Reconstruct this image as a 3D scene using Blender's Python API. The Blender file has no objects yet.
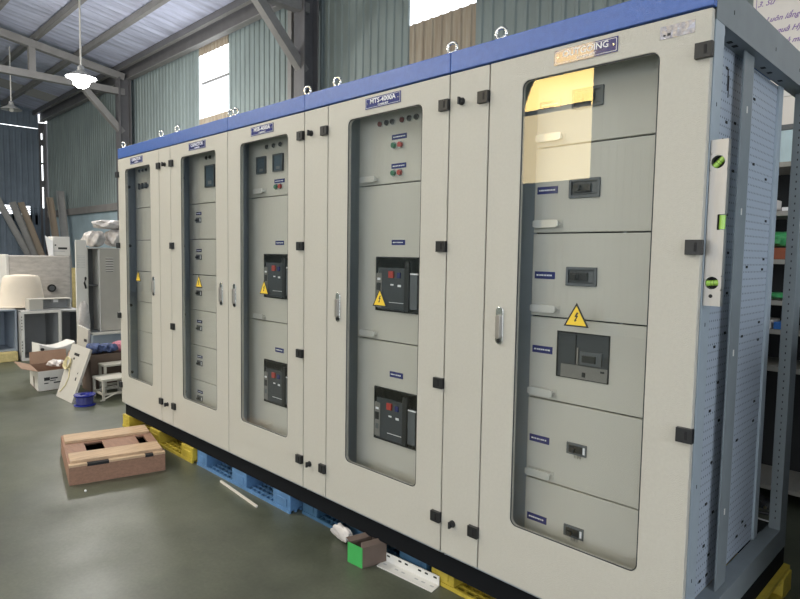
import bpy, bmesh, math, random
from mathutils import Vector, Matrix
random.seed(7)
C = bpy.context.scene.collection
sc = bpy.context.scene
PI = math.pi

# ------------------------------------------------------------------ materials
def newmat(name):
    m = bpy.data.materials.new(name); m.use_nodes = True
    nt = m.node_tree; nt.nodes.clear()
    out = nt.nodes.new('ShaderNodeOutputMaterial')
    return m, nt, out

def mat(name, col, rough=.5, metal=0, var=0, vscale=6, bump=0, bscale=40, spec=.5, stretch=None, col2=None, coat=0):
    m, nt, out = newmat(name)
    b = nt.nodes.new('ShaderNodeBsdfPrincipled')
    b.inputs['Base Color'].default_value = (*col, 1)
    b.inputs['Roughness'].default_value = rough
    b.inputs['Metallic'].default_value = metal
    b.inputs['Specular IOR Level'].default_value = spec
    b.inputs['Coat Weight'].default_value = coat
    nt.links.new(b.outputs[0], out.inputs[0])
    tc = nt.nodes.new('ShaderNodeTexCoord')
    mp = nt.nodes.new('ShaderNodeMapping')
    nt.links.new(tc.outputs['Object'], mp.inputs[0])
    if stretch: mp.inputs['Scale'].default_value = stretch
    if var or col2:
        n = nt.nodes.new('ShaderNodeTexNoise'); n.inputs['Scale'].default_value = vscale
        n.inputs['Detail'].default_value = 5; n.inputs['Roughness'].default_value = .65
        nt.links.new(mp.outputs[0], n.inputs['Vector'])
        r = nt.nodes.new('ShaderNodeValToRGB')
        r.color_ramp.elements[0].position = .34; r.color_ramp.elements[1].position = .66
        c2 = col2 or tuple(min(1, c*(1+var)) for c in col)
        c1 = col if col2 else tuple(c*(1-var) for c in col)
        r.color_ramp.elements[0].color = (*c1, 1); r.color_ramp.elements[1].color = (*c2, 1)
        nt.links.new(n.outputs[0], r.inputs[0]); nt.links.new(r.outputs[0], b.inputs['Base Color'])
    if bump:
        n2 = nt.nodes.new('ShaderNodeTexNoise'); n2.inputs['Scale'].default_value = bscale
        n2.inputs['Detail'].default_value = 3
        nt.links.new(mp.outputs[0], n2.inputs['Vector'])
        bp = nt.nodes.new('ShaderNodeBump'); bp.inputs['Strength'].default_value = bump
        bp.inputs['Distance'].default_value = .004
        nt.links.new(n2.outputs[0], bp.inputs['Height']); nt.links.new(bp.outputs[0], b.inputs['Normal'])
    return m

def glassmat(name, tint=(.92, .95, .96), refl=.045, rough=0.0):
    m, nt, out = newmat(name)
    t = nt.nodes.new('ShaderNodeBsdfTransparent'); t.inputs[0].default_value = (*tint, 1)
    g = nt.nodes.new('ShaderNodeBsdfGlossy'); g.inputs['Roughness'].default_value = rough
    lw = nt.nodes.new('ShaderNodeLayerWeight'); lw.inputs[0].default_value = .5
    pw = nt.nodes.new('ShaderNodeMath'); pw.operation = 'POWER'; pw.inputs[1].default_value = 5
    f = nt.nodes.new('ShaderNodeMath'); f.operation = 'MULTIPLY_ADD'; f.inputs[1].default_value = 1-refl; f.inputs[2].default_value = refl
    nt.links.new(lw.outputs['Facing'], pw.inputs[0]); nt.links.new(pw.outputs[0], f.inputs[0])
    mx = nt.nodes.new('ShaderNodeMixShader')
    nt.links.new(f.outputs[0], mx.inputs[0]); nt.links.new(t.outputs[0], mx.inputs[1]); nt.links.new(g.outputs[0], mx.inputs[2])
    nt.links.new(mx.outputs[0], out.inputs[0])
    return m

def translucentmat(name, col):
    m, nt, out = newmat(name)
    t = nt.nodes.new('ShaderNodeBsdfTranslucent'); t.inputs[0].default_value = (*col, 1)
    d = nt.nodes.new('ShaderNodeBsdfDiffuse'); d.inputs[0].default_value = (*[c*.6 for c in col], 1)
    mx = nt.nodes.new('ShaderNodeMixShader'); mx.inputs[0].default_value = .25
    nt.links.new(t.outputs[0], mx.inputs[1]); nt.links.new(d.outputs[0], mx.inputs[2]); nt.links.new(mx.outputs[0], out.inputs[0])
    return m

def emitmat(name, col, s):
    m, nt, out = newmat(name)
    e = nt.nodes.new('ShaderNodeEmission'); e.inputs[0].default_value = (*col, 1); e.inputs[1].default_value = s
    nt.links.new(e.outputs[0], out.inputs[0]); return m

def perfmat(name, col, hole, py, pz, r, yoff=0, zoff=0):
    """sheet metal punched with rows of small holes, rows along y"""
    m, nt, out = newmat(name)
    b = nt.nodes.new('ShaderNodeBsdfPrincipled'); b.inputs['Roughness'].default_value = .45; b.inputs['Metallic'].default_value = .2
    tc = nt.nodes.new('ShaderNodeTexCoord'); sp = nt.nodes.new('ShaderNodeSeparateXYZ')
    nt.links.new(tc.outputs['Object'], sp.inputs[0])
    def M(op, a, bb=None):
        n = nt.nodes.new('ShaderNodeMath'); n.operation = op
        for i, v in enumerate((a, bb)):
            if v is None: continue
            if isinstance(v, (int, float)): n.inputs[i].default_value = v
            else: nt.links.new(v, n.inputs[i])
        return n.outputs[0]
    fy = M('MULTIPLY', M('SUBTRACT', M('FRACT', M('DIVIDE', M('ADD', sp.outputs[1], 10+yoff), py)), .5), py)
    fz = M('MULTIPLY', M('SUBTRACT', M('FRACT', M('DIVIDE', M('ADD', sp.outputs[2], 10+zoff), pz)), .5), pz)
    d = M('SQRT', M('ADD', M('MULTIPLY', fy, fy), M('MULTIPLY', fz, fz)))
    h = M('LESS_THAN', d, r)
    mx = nt.nodes.new('ShaderNodeMix'); mx.data_type = 'RGBA'
    mx.inputs[6].default_value = (*col, 1); mx.inputs[7].default_value = (*hole, 1)
    nt.links.new(h, mx.inputs[0]); nt.links.new(mx.outputs[2], b.inputs['Base Color'])
    nt.links.new(b.outputs[0], out.inputs[0]); return m

M = {}
M['door'] = mat('beige_textured_paint', (.53, .51, .455),   .38, bump=.6, bscale=380, var=.025, vscale=90)
M['panel'] = mat('beige_inner_paint', (.56, .54, .48), .45, bump=.2, bscale=420)
M['carcass'] = mat('grey_carcass_steel', (.30, .34, .38), .45, bump=.15, bscale=300)
M['galv'] = mat('blue_grey_steel', (.36, .42, .48), .40, metal=.15, var=.04, vscale=20, bump=.1, bscale=200)
M['post'] = mat('grey_frame_steel', (.20, .23, .25), .45, metal=.15, var=.05, vscale=12)
M['perf'] = perfmat('perforated_sheet', (.40, .455, .54), (.10, .12, .15), .019, .0268, .0036)
M['blue'] = mat('blue_trim_paint', (.065, .14, .44), .24, bump=.35, bscale=350, var=.08, vscale=40)
M['black'] = mat('black_plastic', (.012, .013, .015), .4)
M['slot'] = mat('dark_slot', (.01, .01, .012), .8)
M['gasket'] = mat('black_rubber_gasket', (.03, .035, .04), .6)
M['plinth'] = mat('black_plinth_paint', (.006, .007, .009), .8, spec=.15, bump=.1)
M['chrome'] = mat('polished_metal', (.75, .76, .76), .22, metal=1)
M['alu'] = mat('brushed_aluminium', (.42, .40, .375), .42, metal=.85, var=.06, vscale=30, stretch=(1, 1, .15), bump=.1, bscale=120)
M['white'] = mat('white_lettering', (.85, .86, .88), .5)
M['navy'] = mat('navy_label', (.025, .03, .17), .22, coat=1)
M['yellowsign'] = mat('warning_yellow', (.83, .58, .05), .45)
M['brk'] = mat('breaker_grey', (.045, .052, .06), .4)
M['brk2'] = mat('breaker_dark_grey', (.10, .11, .12), .45)
M['brkg'] = mat('breaker_mid_grey', (.19, .185, .17), .5, var=.05, vscale=30)
M['smoke'] = mat('dark_meter_window', (.06, .09, .12), .15)
M['red'] = mat('red_button', (.42, .045, .035), .4)
M['green'] = mat('green_button', (.02, .16, .08), .4)
M['lampdark'] = mat('unlit_lamp_lens', (.05, .05, .05), .25)
M['lampred'] = mat('unlit_red_lens', (.16, .03, .03), .25)
M['glass'] = glassmat('door_glass', (.97, .98, .985), .05)
M['sticker'] = mat('foil_sticker', (.30, .30, .34), .32, metal=.9, bump=.9, bscale=60, var=.25, vscale=50)
M['ypal'] = mat('yellow_pallet_plastic', (.52, .40, .05), .5, var=.15, vscale=14, bump=.15)
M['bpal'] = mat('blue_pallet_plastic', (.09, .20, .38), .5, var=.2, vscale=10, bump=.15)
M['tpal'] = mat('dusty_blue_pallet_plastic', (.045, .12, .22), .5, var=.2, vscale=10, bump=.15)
M['ply'] = mat('reddish_plywood', (.27, .15, .10), .65, var=.14, vscale=9, stretch=(1, 5, 8), bump=.2)
M['pine'] = mat('pale_pine_plank', (.47, .33, .21), .6, var=.18, vscale=5, stretch=(9, 1.2, 4), bump=.2)
M['floor'] = None
M['card'] = mat('brown_cardboard', (.33, .215, .15), .8, var=.06, vscale=8)
M['cardw'] = mat('white_cardboard', (.66, .64, .60), .7, var=.05, vscale=8)
M['cardd'] = mat('dull_brown_cardboard', (.145, .105, .085), .8, var=.1, vscale=8)
M['cardg'] = mat('green_printed_cardboard', (.05, .38, .09), .6, var=.08)
M['ink'] = mat('black_ink', (.03, .03, .035), .7)
M['bench'] = mat('blue_grey_painted_metal', (.30, .35, .42), .5, var=.08)
M['encl'] = mat('grey_enclosure_paint', (.42, .43, .44), .5, var=.06, vscale=4)
M['enclw'] = mat('off_white_edge_paint', (.70, .69, .66), .5)
M['locker'] = mat('beige_grey_locker_paint', (.46, .44, .40), .5, var=.03)
M['lockin'] = mat('grey_locker_inside', (.16, .17, .18), .6)
M['cream'] = mat('cream_plastic', (.74, .66, .56), .55, var=.03, bump=.2, bscale=10)
M['foam'] = mat('yellow_foam_board', (.66, .54, .25), .8, var=.15, vscale=15, bump=.4)
M['wrapg'] = mat('plastic_wrapped_grey', (.52, .49, .46), .22, bump=1.0, bscale=9, var=.15, vscale=7, stretch=(1, 1, 3))
M['wrapw'] = mat('cloudy_plastic_wrap', (.60, .57, .56), .28, bump=1.0, bscale=14, var=.18, vscale=9)
M['clothb'] = mat('blue_cloth', (.07, .10, .22), .85, var=.5, vscale=14, bump=.6)
M['clothp'] = mat('pink_cloth', (.52, .20, .27), .85, var=.4, vscale=20, bump=.6)
M['cable'] = mat('pale_yellow_cable', (.62, .55, .32), .5)
M['reel'] = mat('glossy_blue_plastic', (.02, .03, .26), .25)
M['stool'] = mat('cream_metal_stand', (.52, .50, .44), .5)
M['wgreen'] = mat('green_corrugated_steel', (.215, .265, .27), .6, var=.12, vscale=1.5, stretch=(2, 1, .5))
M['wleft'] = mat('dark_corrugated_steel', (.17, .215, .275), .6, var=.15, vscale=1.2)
M['wrust'] = mat('stained_pale_sheet', (.40, .36, .29), .6, var=.35, vscale=3, stretch=(6, 1, .5), col2=(.30, .24, .18))
M['wblue'] = mat('pale_blue_masonry_paint', (.40, .52, .60), .75, var=.12, vscale=1.5)
M['conc'] = mat('grey_concrete_beam', (.27, .26, .26), .8, var=.12, vscale=3)
M['roof'] = mat('weathered_roof_sheet', (.50, .53, .68), .65, metal=0, var=.22, vscale=2.2, stretch=(3, .35, 1))
M['steelb'] = mat('structural_steel_paint', (.24, .235, .235), .6, var=.1, vscale=4)
M['steeld'] = mat('dark_structural_steel', (.12, .12, .13), .6, var=.1, vscale=4)
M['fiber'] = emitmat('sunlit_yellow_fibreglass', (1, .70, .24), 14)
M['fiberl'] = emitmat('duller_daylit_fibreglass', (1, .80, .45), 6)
M['fiberw'] = translucentmat('white_fibreglass_sheet', (.9, .9, .85))
M['fiberd'] = translucentmat('grey_fibreglass_sheet', (.20, .20, .19))  # darker, greyer sheet for the strip by the left end
M['banner'] = mat('cream_banner', (.70, .66, .62), .6, var=.04, vscale=2)
M['violet'] = mat('violet_lettering', (.25, .16, .38), .6)
M['lampmetal'] = mat('grey_lamp_shade', (.32, .33, .34), .4)
M['lampglow'] = emitmat('lamp_glow', (1, .98, .93), 30)
M['handle'] = mat('satin_nickel_handle', (.74, .73, .70), .38, metal=.55)
M['vial'] = mat('green_vial', (.35, .60, .10), .15)
M['gbag'] = mat('green_plastic_bag', (.07, .36, .14), .3, bump=1, bscale=25, var=.3, vscale=20)
M['orange'] = mat('orange_brown_box', (.30, .09, .045), .6)
M['shelfs'] = mat('grey_beige_shelf_steel', (.36, .35, .32), .5)
M['shelfd'] = mat('dark_shelf_back', (.03, .032, .035), .8)
M['palebox'] = mat('pale_blue_foam_box', (.48, .62, .68), .6, var=.08)
M['bluepack'] = mat('blue_packet', (.04, .16, .50), .4)
M['chan'] = mat('grey_steel_channel', (.34, .34, .34), .5, metal=.2, var=.08)
M['tan'] = mat('tan_steel_channel', (.36, .30, .24), .6)
M['stick'] = mat('pale_strip', (.66, .62, .55), .6)

def floormat():
    m, nt, out = newmat('polished_grey_green_concrete')
    b = nt.nodes.new('ShaderNodeBsdfPrincipled')
    nt.links.new(b.outputs[0], out.inputs[0])
    tc = nt.nodes.new('ShaderNodeTexCoord')
    n = nt.nodes.new('ShaderNodeTexNoise'); n.inputs['Scale'].default_value = .9; n.inputs['Detail'].default_value = 8; n.inputs['Roughness'].default_value = .62
    nt.links.new(tc.outputs['Object'], n.inputs['Vector'])
    r = nt.nodes.new('ShaderNodeValToRGB')
    e = r.color_ramp.elements
    e[0].position = .33; e[0].color = (.042, .049, .034, 1)
    e[1].position = .70; e[1].color = (.125, .136, .098, 1)
    nt.links.new(n.outputs[0], r.inputs[0])
    n3 = nt.nodes.new('ShaderNodeTexNoise'); n3.inputs['Scale'].default_value = 60; n3.inputs['Detail'].default_value = 3
    nt.links.new(tc.outputs['Object'], n3.inputs['Vector'])
    mx = nt.nodes.new('ShaderNodeMix'); mx.data_type = 'RGBA'; mx.blend_type = 'OVERLAY'; mx.inputs[0].default_value = .25
    nt.links.new(r.outputs[0], mx.inputs[6]); nt.links.new(n3.outputs[0], mx.inputs[7]); nt.links.new(mx.outputs[2], b.inputs['Base Color'])
    n2 = nt.nodes.new('ShaderNodeTexNoise'); n2.inputs['Scale'].default_value = 1.6; n2.inputs['Detail'].default_value = 5
    nt.links.new(tc.outputs['Object'], n2.inputs['Vector'])
    r2 = nt.nodes.new('ShaderNodeMapRange'); r2.inputs[1].default_value = .3; r2.inputs[2].default_value = .7
    r2.inputs[3].default_value = .30; r2.inputs[4].default_value = .50
    nt.links.new(n2.outputs[0], r2.inputs[0]); nt.links.new(r2.outputs[0], b.inputs['Roughness'])
    b.inputs['Specular IOR Level'].default_value = .45
    return m
M['floor'] = floormat()

# ------------------------------------------------------------------ mesh builder
class MB:
    def __init__(s): s.v = []; s.f = []; s.m = []; s.mats = []; s.xf = None
    def mi(s, name):
        if name not in s.mats: s.mats.append(name)
        return s.mats.index(name)
    def add(s, vs, fs, m):
        o = len(s.v); k = s.mi(m)
        for v in vs:
            v = Vector(v)
            if s.xf is not None: v = s.xf @ v
            s.v.append(v)
        for f in fs: s.f.append(tuple(i+o for i in f)); s.m.append(k)
        return s
    def box(s, x0, x1, y0, y1, z0, z1, m):
        vs = [(x, y, z) for x in (x0, x1) for y in (y0, y1) for z in (z0, z1)]
        return s.add(vs, [(0,1,3,2),(4,6,7,5),(0,4,5,1),(2,3,7,6),(0,2,6,4),(1,5,7,3)], m)
    def ob(s, o, u, v, w, m):
        o, u, v, w = map(Vector, (o, u, v, w))
        vs = [o+a*u+b*v+c*w for a in (0,1) for b in (0,1) for c in (0,1)]
        return s.add(vs, [(0,1,3,2),(4,6,7,5),(0,4,5,1),(2,3,7,6),(0,2,6,4),(1,5,7,3)], m)
    def beam(s, p0, p1, w, h, m, up=(0,0,1)):
        p0, p1 = Vector(p0), Vector(p1); d = (p1-p0); n = d.normalized()
        r = n.cross(Vector(up)).normalized(); u = r.cross(n)
        return s.ob(p0 - r*w/2 - u*h/2, d, r*w, u*h, m)
    def cyl(s, p0, p1, r0, m, r1=None, n=16, caps=True):
        p0, p1 = Vector(p0), Vector(p1); r1 = r0 if r1 is None else r1
        d = (p1-p0).normalized(); a = d.orthogonal().normalized(); b = d.cross(a)
        vs = []
        for p, r in ((p0, r0), (p1, r1)):
            for i in range(n):
                t = 2*PI*i/n; vs.append(p + a*r*math.cos(t) + b*r*math.sin(t))
        fs = [(i, (i+1) % n, n+(i+1) % n, n+i) for i in range(n)]
        if caps: fs += [tuple(range(n-1, -1, -1)), tuple(range(n, 2*n))]
        return s.add(vs, fs, m)
    def lathe(s, prof, c, m, n=28, sx=1, sy=1):
        vs = []; c = Vector(c)
        for r, z in prof:
            for i in range(n):
                t = 2*PI*i/n; vs.append(c + Vector((r*sx*math.cos(t), r*sy*math.sin(t), z)))
        fs = []
        for k in range(len(prof)-1):
            for i in range(n): fs.append((k*n+i, k*n+(i+1) % n, (k+1)*n+(i+1) % n, (k+1)*n+i))
        return s.add(vs, fs, m)
    def tube(s, pts, r, m, n=10, closed=False):
        pts = [Vector(p) for p in pts]; L = len(pts); vs = []
        for i, p in enumerate(pts):
            if closed: t = (pts[(i+1) % L]-pts[i-1]).normalized()
            else: t = (pts[min(i+1, L-1)]-pts[max(i-1, 0)]).normalized()
            ref = Vector((0,0,1)) if abs(t.z) < .9 else Vector((0,1,0))
            a = t.cross(ref).normalized(); b = t.cross(a)
            for j in range(n):
                q = 2*PI*j/n; vs.append(p + a*r*math.cos(q) + b*r*math.sin(q))
        fs = []
        for i in range(L if closed else L-1):
            k = (i+1) % L
            for j in range(n): fs.append((i*n+j, i*n+(j+1) % n, k*n+(j+1) % n, k*n+j))
        if not closed: fs += [tuple(range(n)), tuple(range((L-1)*n, L*n))]
        return s.add(vs, fs, m)
    def prism(s, pts, y0, y1, m):
        """polygon given in (x,z), extruded along y"""
        n = len(pts)
        vs = [(x, y0, z) for x, z in pts] + [(x, y1, z) for x, z in pts]
        fs = [tuple(range(n)), tuple(range(2*n-1, n-1, -1))] + [(i, n+i, n+(i+1) % n, (i+1) % n) for i in range(n)]
        return s.add(vs, fs, m)
    def ring(s, outer, inner, y0, y1, m):
        """plate with a hole, both loops (x,z) of equal length, extruded along y"""
        n = len(outer); vs = []
        for L, y in ((outer, y0), (inner, y0), (outer, y1), (inner, y1)): vs += [(x, y, z) for x, z in L]
        fs = []
        for i in range(n):
            j = (i+1) % n
            fs += [(i, j, n+j, n+i), (2*n+j, 2*n+i, 3*n+i, 3*n+j), (j, i, 2*n+i, 2*n+j), (n+i, n+j, 3*n+j, 3*n+i)]
        return s.add(vs, fs, m)
    def blob(s, c, r, m, nu=20, nv=12, amp=.12, seed=0, p=2.6):
        rnd = random.Random(seed); ph = [rnd.uniform(0, 6.28) for _ in range(9)]
        vs = []; c = Vector(c)
        for i in range(nv+1):
            th = PI*i/nv
            for j in range(nu):
                q = 2*PI*j/nu
                d = Vector((math.sin(th)*math.cos(q), math.sin(th)*math.sin(q), math.cos(th)))
                k = (abs(d.x)**p+abs(d.y)**p+abs(d.z)**p)**(-1/p)
                w = 1 + amp*(math.sin(3*q+ph[0])*math.sin(2*th+ph[1])+.6*math.sin(7*q+ph[2]+3*th)+.5*math.sin(5*th+ph[3]-4*q))*math.sin(th)
                vs.append(c + Vector((d.x*r[0], d.y*r[1], d.z*r[2]))*k*w)
        fs = [(i*nu+j, i*nu+(j+1) % nu, (i+1)*nu+(j+1) % nu, (i+1)*nu+j) for i in range(nv) for j in range(nu)]
        return s.add(vs, fs, m)
    def text(s, body, c, size, m, ext=.0006, facing='-y', align='CENTER', shear=0, width=None):
        cu = bpy.data.curves.new('t', 'FONT'); cu.body = body; cu.size = size; cu.extrude = ext
        cu.align_x = align; cu.align_y = 'CENTER'; cu.shear = shear; cu.offset = size*.012; cu.resolution_u = 2
        o = bpy.data.objects.new('t', cu); C.objects.link(o)
        dg = bpy.context.evaluated_depsgraph_get()
        me = bpy.data.meshes.new_from_object(o.evaluated_get(dg))
        sx = 1
        if width and len(me.vertices):
            xs = [v.co.x for v in me.vertices]; sx = width/max(1e-6, max(xs)-min(xs))
        c = Vector(c); vs = []
        for v in me.vertices:
            x, y, z = v.co.x*sx, v.co.y, v.co.z
            if facing == '-y': vs.append(c + Vector((x, -z, y)))
            elif facing == '+x': vs.append(c + Vector((z, x, y)))
        fs = [tuple(p.vertices) for p in me.polygons]
        C.objects.unlink(o); bpy.data.objects.remove(o); bpy.data.curves.remove(cu); bpy.data.meshes.remove(me)
        return s.add(vs, fs, m)
    def build(s, name, parent=None, bevel=0, smooth=False, seg=2, loc=None):
        org = Vector(parent['_o']) if parent is not None else Vector(loc or (0,0,0))
        me = bpy.data.meshes.new(name)
        me.from_pydata([tuple(v-org) for v in s.v], [], s.f)
        for n in s.mats: me.materials.append(M[n])
        for p, k in zip(me.polygons, s.m): p.material_index = k
        bm = bmesh.new(); bm.from_mesh(me)
        bmesh.ops.recalc_face_normals(bm, faces=bm.faces)
        bm.to_mesh(me); bm.free()
        if smooth:
            for p in me.polygons: p.use_smooth = True
            me.set_sharp_from_angle(angle=math.radians(38))
        o = bpy.data.objects.new(name, me); C.objects.link(o)
        if parent is not None: o.parent = parent
        else: o.location = org
        ROOT[o.name] = tuple(org); o['_o'] = tuple(org)
        if bevel:
            b = o.modifiers.new('bevel', 'BEVEL'); b.width = bevel; b.segments = seg; b.limit_method = 'ANGLE'; b.angle_limit = math.radians(40)
        return o
ROOT = {}

def thing(name, label, cat, loc, group=None):
    o = bpy.data.objects.new(name, None); C.objects.link(o); o.location = loc; o['_o'] = tuple(loc)
    o.empty_display_size = .1
    return tag(o, label, cat, group)
def tag(o, label, cat, group=None, kind=None):
    o['label'] = label; o['category'] = cat
    if group: o['group'] = group
    if kind: o['kind'] = kind
    return o
def struct(o):
    o['kind'] = 'structure'; return o

def rrect(x0, x1, z0, z1, r, k=6):
    pts = []
    for cx, cz, a0 in ((x1-r, z1-r, 0), (x0+r, z1-r, 90), (x0+r, z0+r, 180), (x1-r, z0+r, 270)):
        for i in range(k+1):
            a = math.radians(a0+90*i/k); pts.append((cx+r*math.cos(a), cz+r*math.sin(a)))
    return pts

# ------------------------------------------------------------------ the hall
XL, XR, YB, YF = -20.9, 8.0, 3.95, -9.0
EAVE = 5.58
def roofz(y): return EAVE + .16*(YB-y) if y > -3 else EAVE + .16*(YB+3) - .16*(-3-y)

b = MB(); b.box(XL-2, XR+6, YF-8, YB+1.5, -.1, 0, 'floor'); struct(b.build('floor'))

def corrugated(b, a0, a1, z0, z1, fixed, axis, m, period=.155, depth=.018, th=.004):
    """vertical trapezoid-rib sheet; axis 'x' runs along x at y=fixed, axis 'y' runs along y at x=fixed"""
    prof = []; n = int((a1-a0)/period)+1
    for i in range(n):
        s = a0+i*period
        for d, h in ((0, 0), (.30, 0), (.40, 1), (.62, 1), (.72, 0)):
            p = s+d*period
            if p <= a1: prof.append((p, h*depth))
    if prof[-1][0] < a1: prof.append((a1, 0))
    vs = []
    for z in (z0, z1):
        for off in (0, th):
            for p, h in prof:
                vs.append((p, fixed-h+off, z) if axis == 'x' else (fixed+h-off, p, z))
    N = len(prof); fs = []
    for i in range(N-1):
        fs += [(i, i+1, 2*N+i+1, 2*N+i), (N+i+1, N+i, 3*N+i, 3*N+i+1), (i+1, i, N+i, N+i+1), (2*N+i, 2*N+i+1, 3*N+i+1, 3*N+i)]
    fs += [(0, 2*N, 3*N, N), (N-1, 2*N-1, 4*N-1, 3*N-1)]
    b.add(vs, fs, m)

# back wall: corrugated green sheets, two bright gaps, pale blue masonry below
b = MB()
b.box(XL, XR, YB+.01, YB+.2, 0, 2.42, 'wblue')
b.box(XL, XR, YB-.06, YB+.2, 2.42, 2.60, 'conc')
W1, W2 = (-10.87, -9.72), (-5.11, -4.02)
for a0, a1, zt in ((XL+.12, -15.0, 5.50), (-15.0, -12.2, 5.44), (-12.2, W1[0], 5.50), (W1[1], -7.2, 5.44), (-7.2, W2[0], 5.6), (W2[1], 0.5, 5.6), (.5, XR, 5.6)):
    corrugated(b, a0, a1, 2.60, zt, YB, 'x', 'wgreen')
corrugated(b, *W1, 2.60, 4.02, YB, 'x', 'wrust')
corrugated(b, *W1, 5.22, 5.52, YB, 'x', 'wrust')
corrugated(b, *W2, 2.60, 4.40, YB, 'x', 'wrust')
# girts on the outside of the gaps
b.box(*W1, YB+.05, YB+.09, 4.70, 4.73, 'steelb')
struct(b.build('wall_back'))

# left end wall with light slits
b = MB()
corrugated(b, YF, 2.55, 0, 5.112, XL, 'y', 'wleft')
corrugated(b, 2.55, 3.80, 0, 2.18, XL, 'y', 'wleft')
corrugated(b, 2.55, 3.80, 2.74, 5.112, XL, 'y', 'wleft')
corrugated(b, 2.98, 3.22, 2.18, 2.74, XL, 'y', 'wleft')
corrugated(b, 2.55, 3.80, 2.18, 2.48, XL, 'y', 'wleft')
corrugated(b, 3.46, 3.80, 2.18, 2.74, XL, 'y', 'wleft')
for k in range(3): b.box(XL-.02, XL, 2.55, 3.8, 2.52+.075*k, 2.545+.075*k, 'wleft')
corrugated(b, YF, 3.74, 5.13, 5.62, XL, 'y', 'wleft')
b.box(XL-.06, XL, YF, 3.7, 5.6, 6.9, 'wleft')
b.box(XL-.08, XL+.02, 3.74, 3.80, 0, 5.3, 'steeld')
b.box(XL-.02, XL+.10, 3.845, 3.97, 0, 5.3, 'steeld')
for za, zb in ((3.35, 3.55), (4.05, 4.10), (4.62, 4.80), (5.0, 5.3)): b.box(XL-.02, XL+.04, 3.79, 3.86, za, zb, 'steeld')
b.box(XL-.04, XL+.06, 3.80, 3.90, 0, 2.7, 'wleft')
struct(b.build('wall_left'))

# side wall opposite the switchboard: wide gate opening, high yellow fibreglass light
b = MB()
G0, G1 = -3.2, 4.8
WX0, WX1, WZ0 = -6.75, -5.22, 2.95
corrugated(b, XL, WX0, 0, 5.5, YF, 'x', 'wgreen')
corrugated(b, WX0, WX1, 0, WZ0, YF, 'x', 'wgreen')
corrugated(b, WX1, G0, 0, 5.5, YF, 'x', 'wgreen')
corrugated(b, G0, G1, 4.3, 5.5, YF, 'x', 'wgreen')
corrugated(b, G1, XR, 0, 5.5, YF, 'x', 'wgreen')
# stepped sheet edge that trims the window's upper left corner, and the girt across it
b.prism([(WX0-.02, 4.2)] + [(WX0+.02+1.05*(k_/10)**1.5, 4.38+1.14*math.sin(PI/2*k_/10)) for k_ in range(11)] + [(WX0-.02, 5.52)], YF+.02, YF+.05, 'wgreen')
b.box(WX0, WX1, YF+.06, YF+.12, 4.30, 4.38, 'steeld')
struct(b.build('wall_front'))
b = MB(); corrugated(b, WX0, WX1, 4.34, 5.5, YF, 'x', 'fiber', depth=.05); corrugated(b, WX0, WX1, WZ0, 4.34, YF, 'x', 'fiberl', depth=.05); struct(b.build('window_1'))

# right end wall: tall gate opening
b = MB()
corrugated(b, YF, -6.0, 0, 6.8, XR, 'y', 'wgreen')
corrugated(b, -6.0, 1.5, 0, 1.1, XR, 'y', 'wgreen')
corrugated(b, -6.0, 1.5, 4.8, 6.8, XR, 'y', 'wgreen')
corrugated(b, 1.5, YB, 0, 6.0, XR, 'y', 'wgreen')
struct(b.build('wall_right'))

# roof sheets: ribs run down the slope, some strips are fibreglass
def roof_strip(b, x0, x1, y0, y1, m):
    prof = []; P = .21; n = int((x1-x0)/P)+1
    for i in range(n):
        for d, h in ((0, 0), (.25, .6), (.5, 1), (.75, .6)):
            p = x0+(i+d)*P
            if p <= x1: prof.append((p, h*.03))
    prof.append((x1, 0))
    N = len(prof); vs = []
    for y in (y0, y1):
        for off in (0, .005):
            for p, h in prof: vs.append((p, y, roofz(y)+h+off+.02))
    fs = []
    for i in range(N-1):
        fs += [(i, i+1, 2*N+i+1, 2*N+i), (N+i+1, N+i, 3*N+i, 3*N+i+1)]
    b.add(vs, fs, m)
SKY = ((-19.3, -18.4), (-13.2, -12.0), (-7.4, -6.2), (-2.8, -1.6), (1.6, 2.8), (4.6, 5.8))  # second strip added, with its area lamp, to fill the far left
b = MB(); xs = XL-.3
for a0, a1 in SKY:
    roof_strip(b, xs, a0, YB+.25, -3, 'roof'); roof_strip(b, xs, a0, -3, YF-.3, 'roof'); xs = a1
roof_strip(b, xs, XR+.3, YB+.25, -3, 'roof'); roof_strip(b, xs, XR+.3, -3, YF-.3, 'roof')
for i, (a0, a1) in enumerate(SKY):
    if i in (0,):
        roof_strip(b, a0, a1, YB+.25, -3, 'fiberd')
    else:
        roof_strip(b, a0, a1, YB+.25, -1.2, 'roof'); roof_strip(b, a0, a1, -1.2, -3, 'fiberw')
    roof_strip(b, a0, a1, -3, YF-.3, 'fiberw')
struct(b.build('ceiling'))

# purlins under the roof sheets
prg = 'purlins under the roof sheets'
names = ['eave', 'second', 'third', 'fourth', 'fifth', 'sixth', 'seventh', 'eighth']
for i, y in enumerate((3.62, 2.80, 1.95, 1.10, .25, -.6, -1.45, -2.3)):
    z = roofz(y)
    b = MB(); b.box(XL, XR, y-.035, y+.035, z-.12, z+.0, 'steelb' if i else 'steeld')
    b.box(XL, XR, y-.035, y+.045, z-.125, z-.117, 'steelb')
    lab = ['dark eave purlin running along the top of the green wall',
           'steel roof purlin nearest inside the eave purlin',
           'third steel roof purlin counted inward from the green wall',
           'fourth steel roof purlin counted inward from the green wall'][i] if i < 4 else 'roof purlin high over the open floor, %s counted from the green wall' % names[i]
    tag(b.build('purlin'), lab, 'roof beam', prg)
# double eave beam seen above the green wall
b = MB(); b.box(XL, XR, 3.78, 3.86, 5.34, 5.605, 'steeld'); b.box(XL, XR, 3.75, 3.88, 5.33, 5.345, 'steelb')
tag(b.build('eave_beam'), 'dark horizontal steel beam along the top edge of the green wall', 'steel beam')

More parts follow.
